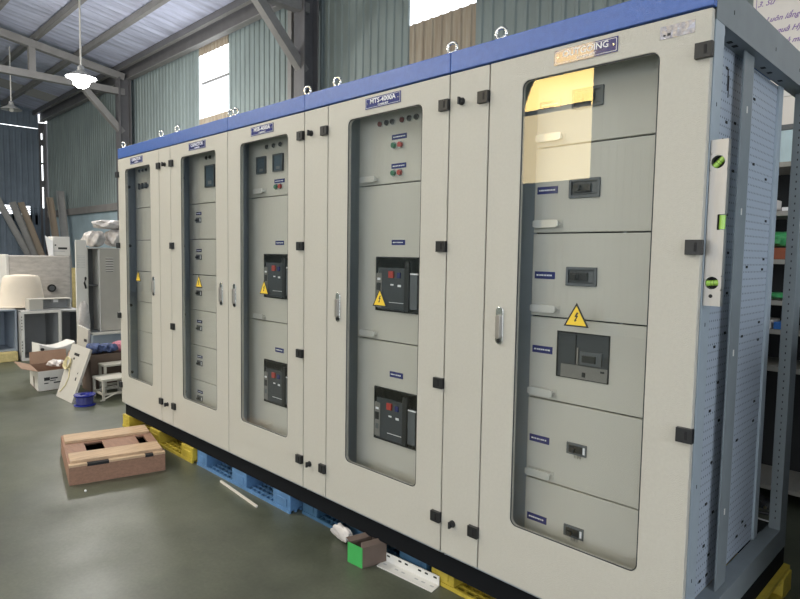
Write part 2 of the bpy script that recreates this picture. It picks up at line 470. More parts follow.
def truss(X, label, col_label, m='steelb'):
    t = thing('roof_truss', label, 'roof truss', (X, 3.6, 5.04), 'steel trusses across the hall')
    def tz(y): return roofz(y) - .26
    b = MB(); b.beam((X, 3.70, tz(3.70)), (X, -3, tz(-3)), .14, .15, m); b.beam((X, -3, tz(-3)), (X, YF, tz(YF)), .14, .15, m); b.build('top_chord', t)
    b = MB(); b.beam((X, 3.70, 5.03), (X, YF, 5.03), .14, .14, m); b.build('bottom_chord', t)
    for y in (1.85, .2, -1.4, -3, -4.6, -6.2, -7.8):
        b = MB(); b.beam((X, y, 5.08), (X, y, tz(y)-.05), .12, .12, m, up=(1,0,0)); b.build('web_post', t)
    b = MB(); b.beam((X-.02, 3.66, 4.12), (X-.02, 2.86, 4.97), .13, .13, m); b.build('knee_brace', t)
    c = MB()
    c.box(X-.13, X+.13, 3.56, 3.58, 0, 5.33, 'steeld'); c.box(X-.13, X+.13, 3.80, 3.82, 0, 5.33, 'steeld'); c.box(X-.01, X+.01, 3.58, 3.80, 0, 5.33, 'steeld')
    c.box(X-.15, X+.15, 3.54, 3.84, 0, .02, 'steeld')
    tag(c.build('steel_column', loc=(X, 3.69, 0)), col_label, 'column', 'steel columns along the green wall')
truss(-14.0, 'roof truss behind the lit lamp, far from the camera', 'dark steel column just left of the blue-topped switchboard')
truss(-7.0, 'roof truss above the switchboard, its brace running down to a column', 'dark steel column rising behind the middle of the switchboard')
# smaller light post beside the near column (pale)
b = MB(); b.box(-7.50, -7.40, 3.70, 3.82, 2.6, 5.34, 'steelb'); b.box(-7.40, -7.26, 3.74, 3.82, 4.98, 5.12, 'steelb')
tag(b.build('wall_post', loc=(-7.45, 3.76, 2.6)), 'slim pale wall post left of the column behind the middle of the switchboard', 'post')

# ------------------------------------------------------------------ switchboard sections
D = 1.20            # depth
ZP, ZB, ZT, ZR = .105, .21, 2.16, 2.245
HZ = (2.042, 1.481, .921, .356)

def eyebolt(parent, x, y, z=ZR):
    b = MB(); b.cyl((x, y, z), (x, y, z+.009), .019, 'chrome', n=14)
    R, c = .020, (x, y, z+.031)
    b.tube([(c[0]+R*math.cos(2*PI*i/20), c[1]+.25*R*math.cos(2*PI*i/20), c[2]+R*math.sin(2*PI*i/20)) for i in range(20)], 0.0066, 'chrome', closed=True)
    b.build('eyebolt', parent, smooth=True)

def hinge(parent, x, z, side=1, name='hinge'):
    """black corner clip; side=+1: overhangs the right edge"""
    b = MB(); b.box(x-.024, x+.024, -.015, .004, z-.022, z+.022, 'black')
    b.box(x+side*.006-.004, x+side*.006+.004, -.0162, -.0145, z-.012, z+.014, 'slot')
    b.build(name, parent, bevel=.004)
def knob(parent, x, z):
    b = MB(); b.cyl((x, .0, z), (x, -.006, z), .015, 'black'); b.cyl((x, -.006, z), (x, -.019, z), .013, 'black', r1=.011)
    b.box(x-.004, x+.004, -.027, -.014, z-.014, z+.014, 'black'); b.build('latch_knob', parent, smooth=False, bevel=.0015)
def door_handle(parent, x, z, h=.142):
    b = MB()
    b.prism(rrect(x-.017, x+.017, z-h/2, z+h/2, .0165), -.006, 0, 'chrome')
    b.prism(rrect(x-.0095, x+.0095, z-h/2+.022, z+h/2-.030, .009), -.018, -.0055, 'alu')
    b.cyl((x, -.0055, z-h/2+.014), (x, -.011, z-h/2+.014), .0085, 'black')
    b.build('door_handle', parent, bevel=.0015)
def nameplate(parent, x, y, z, w, h, txt, tsize, sub=None, plate=True):
    b = MB(); b.box(x-w/2, x+w/2, y-.0025, y, z-h/2, z+h/2, 'navy')
    if plate:
        o = rrect(x-w/2+.004, x+w/2-.004, z-h/2+.004, z+h/2-.004, .002, 2); i = rrect(x-w/2+.0052, x+w/2-.0052, z-h/2+.0052, z+h/2-.0052, .002, 2)
        b.ring(o, i, y-.003, y-.0024, 'white')
        for s in (-1, 1): b.cyl((x+s*(w/2-.014), y-.002, z), (x+s*(w/2-.014), y-.0045, z), .003, 'chrome', n=10)
        b.text(txt, (x, y-.0028, z+.006), tsize, 'white', width=w*.72)
        if sub: b.text(sub, (x+.004, y-.0028, z-.0135), tsize*.36, 'white', width=w*.30)
    elif txt:
        b.text(txt, (x, y-.0028, z), tsize, 'white', width=w*.8)
    else:
        r = random.Random(int(abs(x*1000+z*77)))
        p = x-w*.40
        while p < x+w*.36:
            q = r.uniform(.003, .008); b.box(p, p+q, y-.003, y-.0024, z-h*.10, z+h*.10, 'white'); p += q+r.uniform(.0015, .004)
    return b.build('nameplate', parent)
def warning(parent, x, z, w=.094, h=.082):
    b = MB()
    def tri(s, y0, y1, m, dz=0):
        b.prism([(x-w/2*s, z-h/2*s+dz), (x+w/2*s, z-h/2*s+dz), (x, z+h/2*s+dz)], y0, y1, m)
    tri(1.0, -.0012, .0, 'ink'); tri(.80, -.0020, -.0011, 'yellowsign', -.003)
    zz = z-.006; k = .00055*w/.094
    bolt = [(2, 26), (10, 24), (2, 8), (9, 9), (-1, -16), (4, -15), (-5, -26), (-8, -13), (-4.5, -14.5), (1, 2), (-7, 0)]
    b.prism([(x+px*k*1.6, zz-.002+pz*k*1.15) for px, pz in bolt], -.0028, -.0019, 'ink')
    b.build('warning_sign', parent)

def cover_handle(parent, x, y, z, w=.105):
    b = MB(); b.prism([(x-w/2, z-.010), (x-w/2+.012, z-.015), (x+w/2-.012, z-.015), (x+w/2, z-.010), (x+w/2, z+.010), (x+w/2-.012, z+.014), (x-w/2+.012, z+.014), (x-w/2, z+.010)], y-.028, y-.018, 'handle')
    b.cyl((x-w/2+.012, y, z), (x-w/2+.012, y-.022, z), .008, 'handle', n=12); b.cyl((x+w/2-.012, y, z), (x+w/2-.012, y-.022, z), .008, 'handle', n=12)
    b.box(x-w/2-.004, x+w/2+.004, y-.002, y, z-.013, z+.013, 'panel')
    b.build('cover_handle', parent, bevel=.003)
def round_lamp(parent, x, y, z, lens='lampdark', r=.0145):
    b = MB(); b.cyl((x, y, z), (x, y-.010, z), r, 'chrome', n=20); b.cyl((x, y-.010, z), (x, y-.016, z), r*.78, lens, n=20)
    b.build('pilot_lamp', parent)
def push_button(parent, x, y, z, col, r=.0165):
    b = MB(); b.cyl((x, y, z), (x, y-.009, z), r, 'chrome', n=20); b.cyl((x, y-.009, z), (x, y-.019, z), r*.72, col, n=20)
    b.build('push_button', parent)
def small_breaker(parent, x, y, z, w=.118, h=.068):
    b = MB(); o = rrect(x-w/2, x+w/2, z-h/2, z+h/2, .003, 2); i = rrect(x-w/2+.01, x+w/2-.01, z-h/2+.010, z+h/2-.010, .002, 2)
    b.ring(o, i, y-.008, y+.002, 'brk2'); b.box(x-w/2+.01, x+w/2-.01, y-.001, y+.001, z-h/2+.01, z+h/2-.01, 'brk')
    b.box(x-w*.36, x+w*.22, y-.010, y, z-h*.2, z+h*.2, 'black'); b.box(x-w*.20, x-w*.08, y-.026, y-.008, z-h*.13, z+h*.13, 'black')
    b.box(x+w*.24, x+w*.40, y-.004, y, z-h*.28, z+h*.28, 'brk2')
    b.build('circuit_breaker', parent, bevel=.0012)
def mini_breaker(parent, x, y, z, w=.078, h=.042):
    b = MB(); b.box(x-w/2, x+w/2, y-.006, y, z-h/2, z+h/2, 'brk2'); b.box(x-w*.36, x+w*.30, y-.010, y-.004, z-h*.28, z+h*.30, 'black')
    b.box(x-w*.25, x-w*.02, y-.022, y-.008, z-h*.22, z+h*.12, 'black'); b.box(x+w*.34, x+w*.44, y-.008, y-.004, z-h*.3, z+h*.3, 'white')
    b.build('circuit_breaker', parent, bevel=.001)
def acb(parent, x, y, z, w=.285, h=.255):
    """big drawer-type air breaker"""
    b = MB()
    o = rrect(x-w/2, x+w/2, z-h/2, z+h/2, .002, 2); i = rrect(x-w/2+.006, x+w/2-.006, z-h/2+.006, z+h/2-.006, .002, 2)
    b.ring(o, i, y-.008, y+.002, 'black'); b.box(x-w/2+.006, x+w/2-.006, y, y+.002, z-h/2+.006, z+h/2-.006, 'brk')
    b.box(x-w*.42, x+w*.20, y-.010, y+.001, z-h*.46, z+h*.30, 'brk')
    b.box(x-w*.47, x-w*.34, y-.012, y, z-h*.44, z+h*.20, 'brkg'); b.box(x-w*.45, x-w*.36, y-.014, y-.011, z-h*.12, z+h*.02, 'black')
    b.box(x-w*.44, x-w*.37, y-.013, y-.011, z+h*.07, z+h*.11, 'white'); b.box(x-w*.44, x-w*.37, y-.013, y-.011, z-h*.30, z-h*.2, 'brk2')
    b.box(x-w*.16, x-w*.05, y-.018, y-.009, z+h*.12, z+h*.24, 'red'); b.box(x+w*.03, x+w*.10, y-.016, y-.009, z+h*.12, z+h*.22, 'navy')
    b.box(x-w*.13, x-w*.06, y-.0115, y-.009, z-h*.02, z+.002, 'white'); b.box(x+w*.04, x+w*.11, y-.0125, y-.009, z-h*.04, z, 'white')
    b.box(x-w*.16, x+w*.17, y-.0112, y-.009, z-h*.335, z-h*.325, 'white')
    b.box(x+w*.20, x+w*.30, y-.016, y, z-h*.48, z+h*.42, 'black'); b.box(x+w*.31, x+w*.47, y-.010, y, z-h*.42, z+h*.22, 'brk2')
    b.box(x+w*.32, x+w*.49, y-.0125, y-.009, z+h*.19, z+h*.215, 'white')
    b.build('air_circuit_breaker', parent)
def meter(parent, x, y, z, w=.1, h=.1):
    b = MB(); b.ring(rrect(x-w/2, x+w/2, z-h/2, z+h/2, .004, 3), rrect(x-w/2+.007, x+w/2-.007, z-h/2+.007, z+h/2-.007, .003, 3), y-.012, y, 'brk')
    b.box(x-w/2+.006, x+w/2-.006, y-.006, y-.001, z-h/2+.006, z+h/2-.006, 'smoke'); b.box(x-w*.2, x+w*.2, y-.0075, y-.005, z-h*.36, z-h*.2, 'brk2')
    b.build('panel_meter', parent)

def section(x0, x1, label, bolts):
    """carcass of one section from x0 to x1; narrow=(n0,n1) is the slim cover strip"""
    t = thing('switchboard_section', label, 'electrical cabinet', ((x0+x1)/2, D/2, ZP), 'sections of the blue-topped switchboard')
    b = MB(); b.box(x0, x1, .03, .08, ZP, ZB-.002, 'plinth'); b.box(x0, x1, D-.05, D-.01, ZP, ZB-.03, 'plinth')
    b.box(x0, x0+.05, .08, D-.05, ZP, ZB-.03, 'plinth'); b.box(x1-.05, x1, .08, D-.05, ZP, ZB-.03, 'plinth')
    b.build('plinth', t)
    b = MB(); b.box(x0+.0015, x1-.0015, .0, .04, ZT+.006, ZR, 'blue'); b.box(x0+.0015, x1-.0015, .04, D, ZR-.012, ZR, 'blue')
    b.build('roof_trim', t, bevel=.003)
    for x in bolts: eyebolt(t, x, .04)
    for x in (x0+.06, x1-.055): eyebolt(t, x, D-.1)
    return t

def carcass(t, x0, x1, left_mat='carcass', back=True):
    b = MB()
    b.box(x0+.002, x0+.012, .024, D, ZB-.02, ZR-.014, left_mat)
    if back: b.box(x0+.012, x1-.004, D-.012, D, ZB-.02, ZR-.014, 'carcass')
    b.box(x0+.012, x1-.004, .13, D-.012, ZB-.02, ZB, 'carcass')
    b.box(x0+.002, x1-.004, .024, .15, ZT-.045, ZT+.004, 'carcass'); b.box(x0+.002, x1-.004, .024, .15, ZB-.018, ZB+.06, 'carcass')
    b.build('carcass', t)

def door(t, x0, x1, win, hinges, hx, side, handle_x, plate_x, txt, warn_x):
    dd = MB()
    dd.ring(rrect(x0+.003, x1-.003, ZB+.001, ZT-.001, .003), rrect(win[0], win[1], .438, 2.07, .028), 0, .022, 'door')
    d = dd.build('door', t, bevel=.0025)
    g = MB(); g.ring(rrect(win[0]+.0005, win[1]-.0005, .4385, 2.0695, .0275), rrect(win[0]+.0035, win[1]-.0035, .4415, 2.0665, .025), .0015, .0045, 'gasket'); g.build('gasket', d)
    g = MB(); g.prism(rrect(win[0]+.001, win[1]-.001, .439, 2.069, .027), .005, .009, 'glass'); g.build('window_glass', d)
    for z in hinges: hinge(d, hx, z, side)
    door_handle(d, handle_x, 1.186)
    nameplate(d, plate_x, 0, 2.121, .226, .048, txt, .029, 'CABINET')
    warning(d, warn_x, 1.252)
    return d
def strip(t, x0, x1, clips, knob_x):
    b = MB(); b.box(x0+.003, x1-.003, 0, .022, ZB+.001, ZT-.001, 'door'); s = b.build('narrow_cover', t, bevel=.0025)
    for x, z, sd in clips: hinge(s, x, z, sd, 'corner_clip')
    for z in (2.044, .350): knob(s, knob_x, z)
    return s
YP = .105
def cover(t, x0, x1, z0, z1):
    b = MB(); b.box(x0, x1, YP, YP+.018, z0+.0025, z1-.0025, 'panel'); return b.build('compartment_cover', t, bevel=.0025)
def inner_sides(t, x0, x1, xa, xb):
    b = MB(); b.box(x0+.012, xa-.003, .125, .14, ZB, ZT-.045, 'carcass'); b.box(xb+.003, x1-.004, .125, .14, ZB, ZT-.045, 'carcass')
    b.box(xa-.02, xb+.02, .135, .14, ZB, ZT-.045, 'slot'); b.box(x1-.012, x1-.004, .024, .13, ZB, ZT, 'carcass')
    for z in (.45, 1.0, 1.48, 1.95): b.cyl((x0+.012, .075, z), (x0+.03, .075, z), .012, 'slot')
    b.build('mounting_frame', t)

# section 1 (far end)
t = section(-4.44, -3.497, 'switchboard section at the far left end, beside the stored lockers', (-4.415, -3.72))
carcass(t, -4.44, -3.497); inner_sides(t, -4.44, -3.68, -4.36, -3.75)
b = MB(); b.box(-4.442, -4.439, .024, D, ZB-.02, ZR-.014, 'door'); b.build('side_panel', t)
zz = [.29, .55, .80, 1.037, 1.28, 1.526, 1.779, 2.12]
for k in range(7):
    c = cover(t, -4.36, -3.75, zz[k], zz[k+1])
    if k == 6:
        for x in (-4.255, -4.19, -4.125): round_lamp(c, x, YP, 2.065, r=.014)
        for x in (-4.255, -4.19, -4.125):
            b = MB(); b.cyl((x, YP, 1.945), (x, YP-.010, 1.945), .015, 'brk2'); b.box(x-.006, x+.006, YP-.022, YP-.008, 1.922, 1.968, 'black'); b.build('selector_switch', c)
d = door(t, -4.44, -3.68, (-4.296, -3.831), HZ, -4.44, -1, -3.787, -4.071, 'CAPACITOR', -4.068)
strip(t, -3.68, -3.497, ((-3.676, 2.042, -1), (-3.676, .356, -1)), -3.578)
# section 2
t = section(-3.497, -2.7195, 'switchboard section with seven small breaker rows behind its glass door', (-3.465, -2.748))
carcass(t, -3.497, -2.7195); inner_sides(t, -3.497, -2.7195, -3.43, -2.80)
zz = [.29, .553, .795, 1.040, 1.285, 1.527, 1.767, 2.12]
for k in range(7):
    c = cover(t, -3.43, -2.80, zz[k], zz[k+1])
    if k < 6:
        b0 = (.474, .720, .964, 1.205, 1.451, 1.701)[k]
        nameplate(c, -3.295, YP, b0, .072, .020, '', .01, plate=False); mini_breaker(c, -3.295, YP, b0-.045, .072, .036)
    else:
        meter(c, -3.128, YP, 1.939, .125, .145)
        for x in (-3.165, -3.115): round_lamp(c, x, YP, 2.06, r=.014)
door(t, -3.497, -2.7195, (-3.340, -2.866), HZ, -3.471, -1, -2.798, -3.104, 'CAPACITOR', -3.093)
# section 3
t = section(-2.7195, -1.9475, 'switchboard section whose nameplate reads MSB-4000A', (-2.691, -1.976))
carcass(t, -2.7195, -1.9475); inner_sides(t, -2.7195, -1.9475, -2.655, -2.03)
c = cover(t, -2.655, -2.03, 1.768, 2.12)
for x in (-2.443, -2.373, -2.306): round_lamp(c, x, YP, 2.051)
meter(c, -2.508, YP, 1.953, .096, .1); meter(c, -2.334, YP, 1.953, .1, .098)
nameplate(c, -2.326, YP, 1.850, .1, .022, '', .01, plate=False); push_button(c, -2.349, YP, 1.818, 'green'); push_button(c, -2.306, YP, 1.818, 'red'); cover_handle(c, -2.515, YP, 1.803, .1)
c = cover(t, -2.655, -2.03, 1.042, 1.768)
acb(c, -2.335, YP, 1.310); nameplate(c, -2.323, YP, 1.501, .084, .024, '', .01, plate=False); cover_handle(c, -2.515, YP, 1.068, .1)
c = cover(t, -2.655, -2.03, .29, 1.042)
acb(c, -2.335, YP, .688); nameplate(c, -2.323, YP, .884, .084, .026, '', .01, plate=False)
door(t, -2.7195, -1.9475, (-2.576, -2.092), HZ, -1.973, 1, -2.639, -2.341, 'MSB-4000A', -2.320)
# section 4
t = section(-1.9475, -.979, 'switchboard section whose nameplate reads MTS-4000A', (-1.735, -1.005))
carcass(t, -1.9475, -.979); inner_sides(t, -1.754, -.979, -1.64, -1.06)
b = MB(); b.box(-1.762, -1.742, .024, D-.02, ZB, ZR-.014, 'carcass'); b.build('partition', t)
c = cover(t, -1.64, -1.06, 1.771, 2.12)
for i, x in enumerate((-1.487, -1.442, -1.403, -1.341, -1.296, -1.252)): round_lamp(c, x, YP, 2.050, 'lampred' if i in (0, 3) else 'lampdark')
for zl, zb in ((1.976, 1.942), (1.845, 1.817)):
    nameplate(c, -1.366, YP, zl+.004, .094, .023, '', .01, plate=False); push_button(c, -1.392, YP, zb, 'green'); push_button(c, -1.350, YP, zb, 'red')
cover_handle(c, -1.555, YP, 1.799)
c = cover(t, -1.64, -1.06, 1.036, 1.771)
acb(c, -1.362, YP, 1.307); nameplate(c, -1.361, YP, 1.501, .086, .024, '', .01, plate=False); cover_handle(c, -1.546, YP, 1.066)
c = cover(t, -1.64, -1.06, .29, 1.036)
acb(c, -1.362, YP, .686); nameplate(c, -1.361, YP, .885, .087, .027, '', .01, plate=False)
strip(t, -1.9475, -1.754, ((-1.776, 2.042, 1), (-1.773, .356, 1)), -1.887)
door(t, -1.754, -.979, (-1.604, -1.127), HZ, -1.002, 1, -1.663, -1.367, 'MTS-4000A', -1.369)
# section 5 (near end, open side)
t5 = t = section(-.979, 0, 'nearest switchboard section, nameplate OUTGOING, with bare perforated steel side', (-.765, -.04))
b = MB(); b.box(-.977, -.967, .024, D, ZB-.02, ZR-.014, 'carcass'); b.box(-.967, -.30, D-.012, D, ZB-.02, ZR-.014, 'carcass')
b.box(-.967, -.30, .13, D-.012, ZB-.02, ZB, 'carcass'); b.box(-.977, -.01, .024, .13, ZT-.045, ZT+.004, 'carcass'); b.box(-.977, -.01, .024, .12, ZB-.018, ZB+.06, 'carcass')
b.box(-.30, -.292, .13, D, ZB, ZR-.014, 'carcass')
b.build('carcass', t)
inner_sides(t, -.783, -.06, -.640, -.10)
zz = [.29, .602, .914, 1.224, 1.533, 1.846, 2.12]
for k in range(6):
    c = cover(t, -.640, -.10, zz[k], zz[k+1])
    zb = (.448, .755, 1.097, 1.378, 1.689, 2.000)[k]; zl = (.450, .758, 1.100, 1.378, 1.690, 1.999)[k]
    nameplate(c, -.585, YP, zl, .085, .027, '', .01, plate=False)
    if k < 2:
        mini_breaker(c, -.429, YP, zb)
        b = MB()
        for dx in (-.008, .006, .016): b.cyl((-.429+dx, YP-.003, zb-.02), (-.429+dx, YP-.003, zb-.034), .0014, 'alu', n=6)
        b.build('wire_tail', c)
    elif k == 2:
        x, z, w, h = -.421, 1.094, .204, .168
        b = MB(); b.ring(rrect(x-w/2, x+w/2, z-h/2, z+h/2, .001, 2), rrect(x-w/2+.004, x+w/2-.004, z-h/2+.004, z+h/2-.004, .001, 2), YP-.004, YP+.002, 'slot')
        b.box(x-w/2+.003, x+w/2-.003, YP-.001, YP+.001, z-h/2+.003, z+h/2-.003, 'brk')
        b.box(x-w*.40, x+w*.48, YP-.006, YP, z-h*.48, z-h*.20, 'brkg'); b.box(x-w*.02, x+w*.38, YP-.012, YP, z-h*.16, z+h*.12, 'brk2')
        b.box(x+w*.04, x+w*.28, YP-.02, YP-.01, z-h*.10, z+h*.04, 'black'); b.box(x-w*.095, x-w*.075, YP-.006, YP, z-h*.18, z+h*.18, 'alu')
        b.box(x-w*.40, x-w*.12, YP-.007, YP, z-h*.18, z+h*.45, 'brk'); b.box(x+w*.02, x+w*.08, YP-.008, YP-.004, z-h*.43, z-h*.33, 'black'); b.box(x+w*.36, x+w*.43, YP-.008, YP-.004, z-h*.29, z-h*.25, 'black')
        b.build('circuit_breaker', c)
    else: small_breaker(c, -.436, YP, zb)
    if k: cover_handle(c, -.576, YP, (.632, .944, 1.256, 1.567, 1.878)[k-1])
strip(t, -.979, -.783, ((-.806, 2.042, 1), (-.803, .356, 1)), -.914)
d = door(t, -.783, 0, (-.637, -.148), HZ, -.019, 1, -.706, -.395, 'OUTGOING', -.392)
b = MB(); b.box(-.150, -.049, -.0012, 0, 2.100, 2.138, 'sticker'); b.box(-.128, -.118, -.0018, -.001, 2.108, 2.116, 'ink'); b.box(-.140, -.133, -.0018, -.001, 2.108, 2.113, 'ink'); b.build('foil_sticker', d)
# bare side frame
def fbox(name, x0, x1, y0, y1, z0, z1, m, holes=()):
    b = MB(); b.box(x0, x1, y0, y1, z0, z1, m)
    for (y, z) in holes: b.prism_x = None; b.box(x1-.001, x1+.0008, y-.0022, y+.0022, z-.006, z+.006, 'slot')
    return b.build(name, t5, bevel=.0015)
fbox('frame_post', -.045, -.001, .026, .100, ZB-.02, ZR-.014, 'galv', [(.062, 1.90), (.062, 2.19), (.062, 1.25), (.062, .75), (.062, .45), (.065, .30)])
fbox('frame_post', -.030, -.024, .371, .473, .27, 2.134, 'post')
fbox('frame_post', -.064, -.054, .915, .967, .27, 2.134, 'galv')
b = MB(); b.box(-.045, -.001, 1.10, D, ZB-.02, ZR-.014, 'post')
for k_ in range(60): b.box(-.024, -.020, 1.0992, 1.101, .33+k_*.030, .338+k_*.030, 'slot')
b.build('frame_post', t5, bevel=.0015)
b = MB()
for z in (1.95, 1.61, 1.125, .56): b.box(-.0242, -.0230, .416, .425, z-.011, z+.011, 'enclw')
b.build('square_slots', t5)
b = MB(); b.box(-.060, 0, .026, D, 2.134, ZR+.012, 'post')
for y in (.17, .62, .95): b.box(-.001, .0008, y-.0022, y+.0022, 2.184, 2.196, 'slot')
for y in (.15, .26, .31, .46, .62, .70, .84): b.box(-.045, -.030, y-.010, y+.010, 2.1325, 2.1345, 'slot')
b.build('frame_beam', t5)
fbox('frame_beam', -.060, 0, .026, D, .185, .285, 'post')
# perforated sheets set back from the frame; k() turns a place in the frame opening into one on the sheet
def k(y): return y*1.0917+.173
b = MB(); b.box(-.064, -.060, .100, .470, .285, 2.134, 'perf')
for y, z in ((.13, 2.07), (.15, 1.90), (.23, 1.91), (.14, 1.72), (.235, 1.75), (.20, 1.60), (.23, 1.47), (.17, 1.30), (.24, 1.33), (.15, 1.15), (.24, 1.19), (.20, 1.02), (.14, .93), (.23, .88), (.18, .74), (.15, .60), (.22, .55), (.15, .45), (.20, .40), (.13, .33), (.19, .33)):
    b.box(-.0605, -.0585, k(y)-.009, k(y)+.009, z-.0045, z+.0045, 'slot')
b.build('perforated_sheet', t5)
b = MB(); b.box(-.068, -.064, .44, .93, .285, 2.134, 'perf')
for y, z in ((.42, 2.03), (.45, 1.80), (.60, 1.76), (.63, 1.60), (.63, 1.45), (.44, 1.42), (.62, 1.41), (.62, 1.20), (.43, 1.16), (.62, 1.13), (.62, .88), (.62, .80), (.44, .76), (.56, .40), (.60, .37), (.50, .36)):
    b.box(-.0645, -.0625, k(y)-.011, k(y)+.011, z-.0045, z+.0045, 'slot')
b.build('perforated_sheet', t5)
b = MB(); b.box(-.0605, -.058, .325, .329, 2.00, 2.07, 'ink'); b.box(-.0605, -.058, .335, .339, 1.98, 2.05, 'ink'); b.box(-.061, -.056, .31, .335, 1.80, 1.825, 'black'); b.box(-.061, -.058, .305, .345, 1.84, 1.844, 'ink'); b.build('wire_mark', t5)
# black cable block low at the back opening
b = MB(); b.box(-.16, -.05, 1.12, 1.17, .355, .388, 'black'); b.cyl((-.10, 1.115, .372), (-.10, 1.175, .372), .022, 'black'); b.cyl((-.062, 1.10, .368), (-.062, 1.13, .368), .007, 'chrome'); b.cyl((-.14, 1.10, .378), (-.14, 1.13, .378), .007, 'chrome')
b.tube([(-.17, 1.15, .345), (-.11, 1.14, .325), (-.05, 1.15, .328)], .008, 'black'); b.tube([(-.17, 1.13, .325), (-.11, 1.12, .305), (-.05, 1.13, .300)], .0035, 'encl'); b.box(-.17, -.055, 1.03, 1.16, .195, .285, 'black')
b.build('cable_clamp', t5)

# spirit level clinging by its narrow edge to the frame post, broad face to the door side
TL = thing('spirit_level', 'aluminium spirit level clinging upright to the near frame post', 'spirit level', (.024, .04, 1.31))
b = MB(); z0, z1 = 1.310, 1.792; xa, xb, ya, yb = .001, .048, .030, .052
for za, zb in ((z0, 1.355), (1.400, 1.532), (1.577, 1.704), (1.752, z1)): b.box(xa, xb, ya, yb, za, zb, 'alu')
b.box(xa, xb-.020, ya, yb, 1.532, 1.577, 'alu')
for zc, za, zb in ((1.3775, 1.355, 1.400), (1.728, 1.704, 1.752)):
    r = .0185; cx = .0225; n = 28; L = []; I = []
    for i in range(n):
        a = 2*PI*(i+.5)/n; c_, s_ = math.cos(a), math.sin(a)
        k = min(((xb-cx) if c_ > 0 else (cx-xa))/max(abs(c_), 1e-6), ((zb-zc) if s_ > 0 else (zc-za))/max(abs(s_), 1e-6))
        L.append((cx+c_*k, zc+s_*k)); I.append((cx+c_*r, zc+s_*r))
    b.ring(L, I, ya, yb, 'alu')
    b.cyl((cx, yb-.004, zc), (cx, yb-.001, zc), r, 'slot', n=24)
b.cyl((.021, ya-.0006, 1.339), (.021, ya+.001, 1.339), .0055, 'slot', n=16)
b.build('body', TL)
for zc, dv in ((1.3775, Vector((1, 0, .1))), (1.728, Vector((.7, 0, .7)))):
    v = MB(); c = Vector((.0225, .041, zc)); dv.normalize()
    v.cyl(c-dv*.0175, c+dv*.0175, .0085, 'vial'); v.cyl(c-dv*.004, c-dv*.003, .0088, 'slot'); v.cyl(c+dv*.004, c+dv*.005, .0088, 'slot'); v.build('vial', TL, smooth=True)
v = MB(); v.cyl((.039, .041, 1.534), (.039, .041, 1.575), .0085, 'vial'); v.box(.027, .030, .033, .050, 1.532, 1.577, 'slot'); v.build('vial', TL, smooth=True)

# ------------------------------------------------------------------ pallets under the switchboard
def pallet(x0, x1, y0, y1, m, label, h=.105):
    t = thing('plastic_pallet', label, 'pallet', ((x0+x1)/2, (y0+y1)/2, 0), 'plastic pallets under the switchboard')
    b = MB(); n = 9; st = (x1-x0)/n
    for i in range(n): b.box(x0+i*st+.008, x0+(i+1)*st-.008, y0+.055, y1, h-.018, h, m)
    for j in range(7):
        y = y0+(y1-y0)*(j+.0)/6; y = min(max(y, y0+.075), y1-.015); b.box(x0+.002, x1-.002, y-.013, y+.013, h-.024, h-.0185, m)
    b.build('top_deck', t)
    w = (x1-x0); f = MB()
    for i in range(22):
        x = x0+w*(i+.5)/22; f.box(x-.006, x+.006, y0+.005, y0+.16, .002, .016, m)
    for y in (y0, y0+.04, y0+.08, y0+.12, y0+.155): f.box(x0, x1, y, y+.012, .0, .018, m)
    for y in ((y0+y1)/2, y1-.1): f.box(x0, x1, y, y+.10, 0, .018, m)
    for x in (x0+.001, (x0+x1)/2-.05, x1-.101): f.box(x, x+.10, y0+.17, y1-.002, 0.001, .017, m)
    f.build('bottom_deck', t)
    for xa, xb in ((x0, x0+.13), ((x0+x1)/2-.085, (x0+x1)/2+.085), (x1-.17, x1)):
        for ya, yb_ in ((y0, y0+.14), ((y0+y1)/2-.07, (y0+y1)/2+.07), (y1-.14, y1)):
            q = MB(); q.box(xa, xb, ya+.004, yb_, .016, h-(.002 if ya == y0 else .018), m); q.box(xa+.03, xb-.03, ya, ya+.006, .03, h-.03, m)
            q.build('foot_block', t, bevel=.006)
    return t
pallet(-4.47, -3.24, .012, 1.08, 'ypal', 'yellow plastic pallet at the far left end, beside the wooden crate lid')
pallet(-3.20, -2.11, .028, 1.08, 'bpal', 'light blue plastic pallet next to the white strip on the floor')
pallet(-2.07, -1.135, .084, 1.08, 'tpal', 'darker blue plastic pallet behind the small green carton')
pallet(-1.105, .032, .086, 1.20, 'ypal', 'yellow plastic pallet under the nearest end, behind the white slotted angle')
# crumpled clear film tucked at the blue pallet
b = MB(); b.blob((-1.66, .035, .045), (.07, .022, .035), 'wrapw', amp=.22, seed=4); tag(b.build('plastic_film', smooth=True, loc=(-1.66, .035, 0)), 'crumpled clear plastic film on the darker blue pallet beside the green carton', 'plastic film')

# green / brown carton
t = thing('open_carton', 'small open carton with one bright green side on the floor by the pallets', 'carton', (-1.42, -.01, 0))
b = MB(); u = Vector((.094, .006, 0)); v = Vector((.03, .128, 0)); o = Vector((-1.484, -.078, 0)); H = .098
w = Vector((0, 0, H)); th = .004
nu, nv = u.normalized()*th, v.normalized()*th
b.ob(o+nv*.0, u, nv, w, 'cardg'); b.build('green_side', t)
b = MB(); b.ob(o+v-nv, u, nv, w, 'cardd'); b.ob(o+nv, nu, v-2*nv, w, 'cardd'); b.ob(o+u-nu+nv, nu, v-2*nv, w, 'cardd'); b.ob(o, u, v, Vector((0, 0, .003)), 'cardd'); b.build('carton_body', t)
b = MB(); b.ob(o+u-nu+w, nu, v-nv, Vector((-.02, .015, .014)), 'cardd'); b.ob(o+nv*2+w, nu, v*.8, Vector((-.025, 0, .012)), 'cardd'); b.build('flap', t)
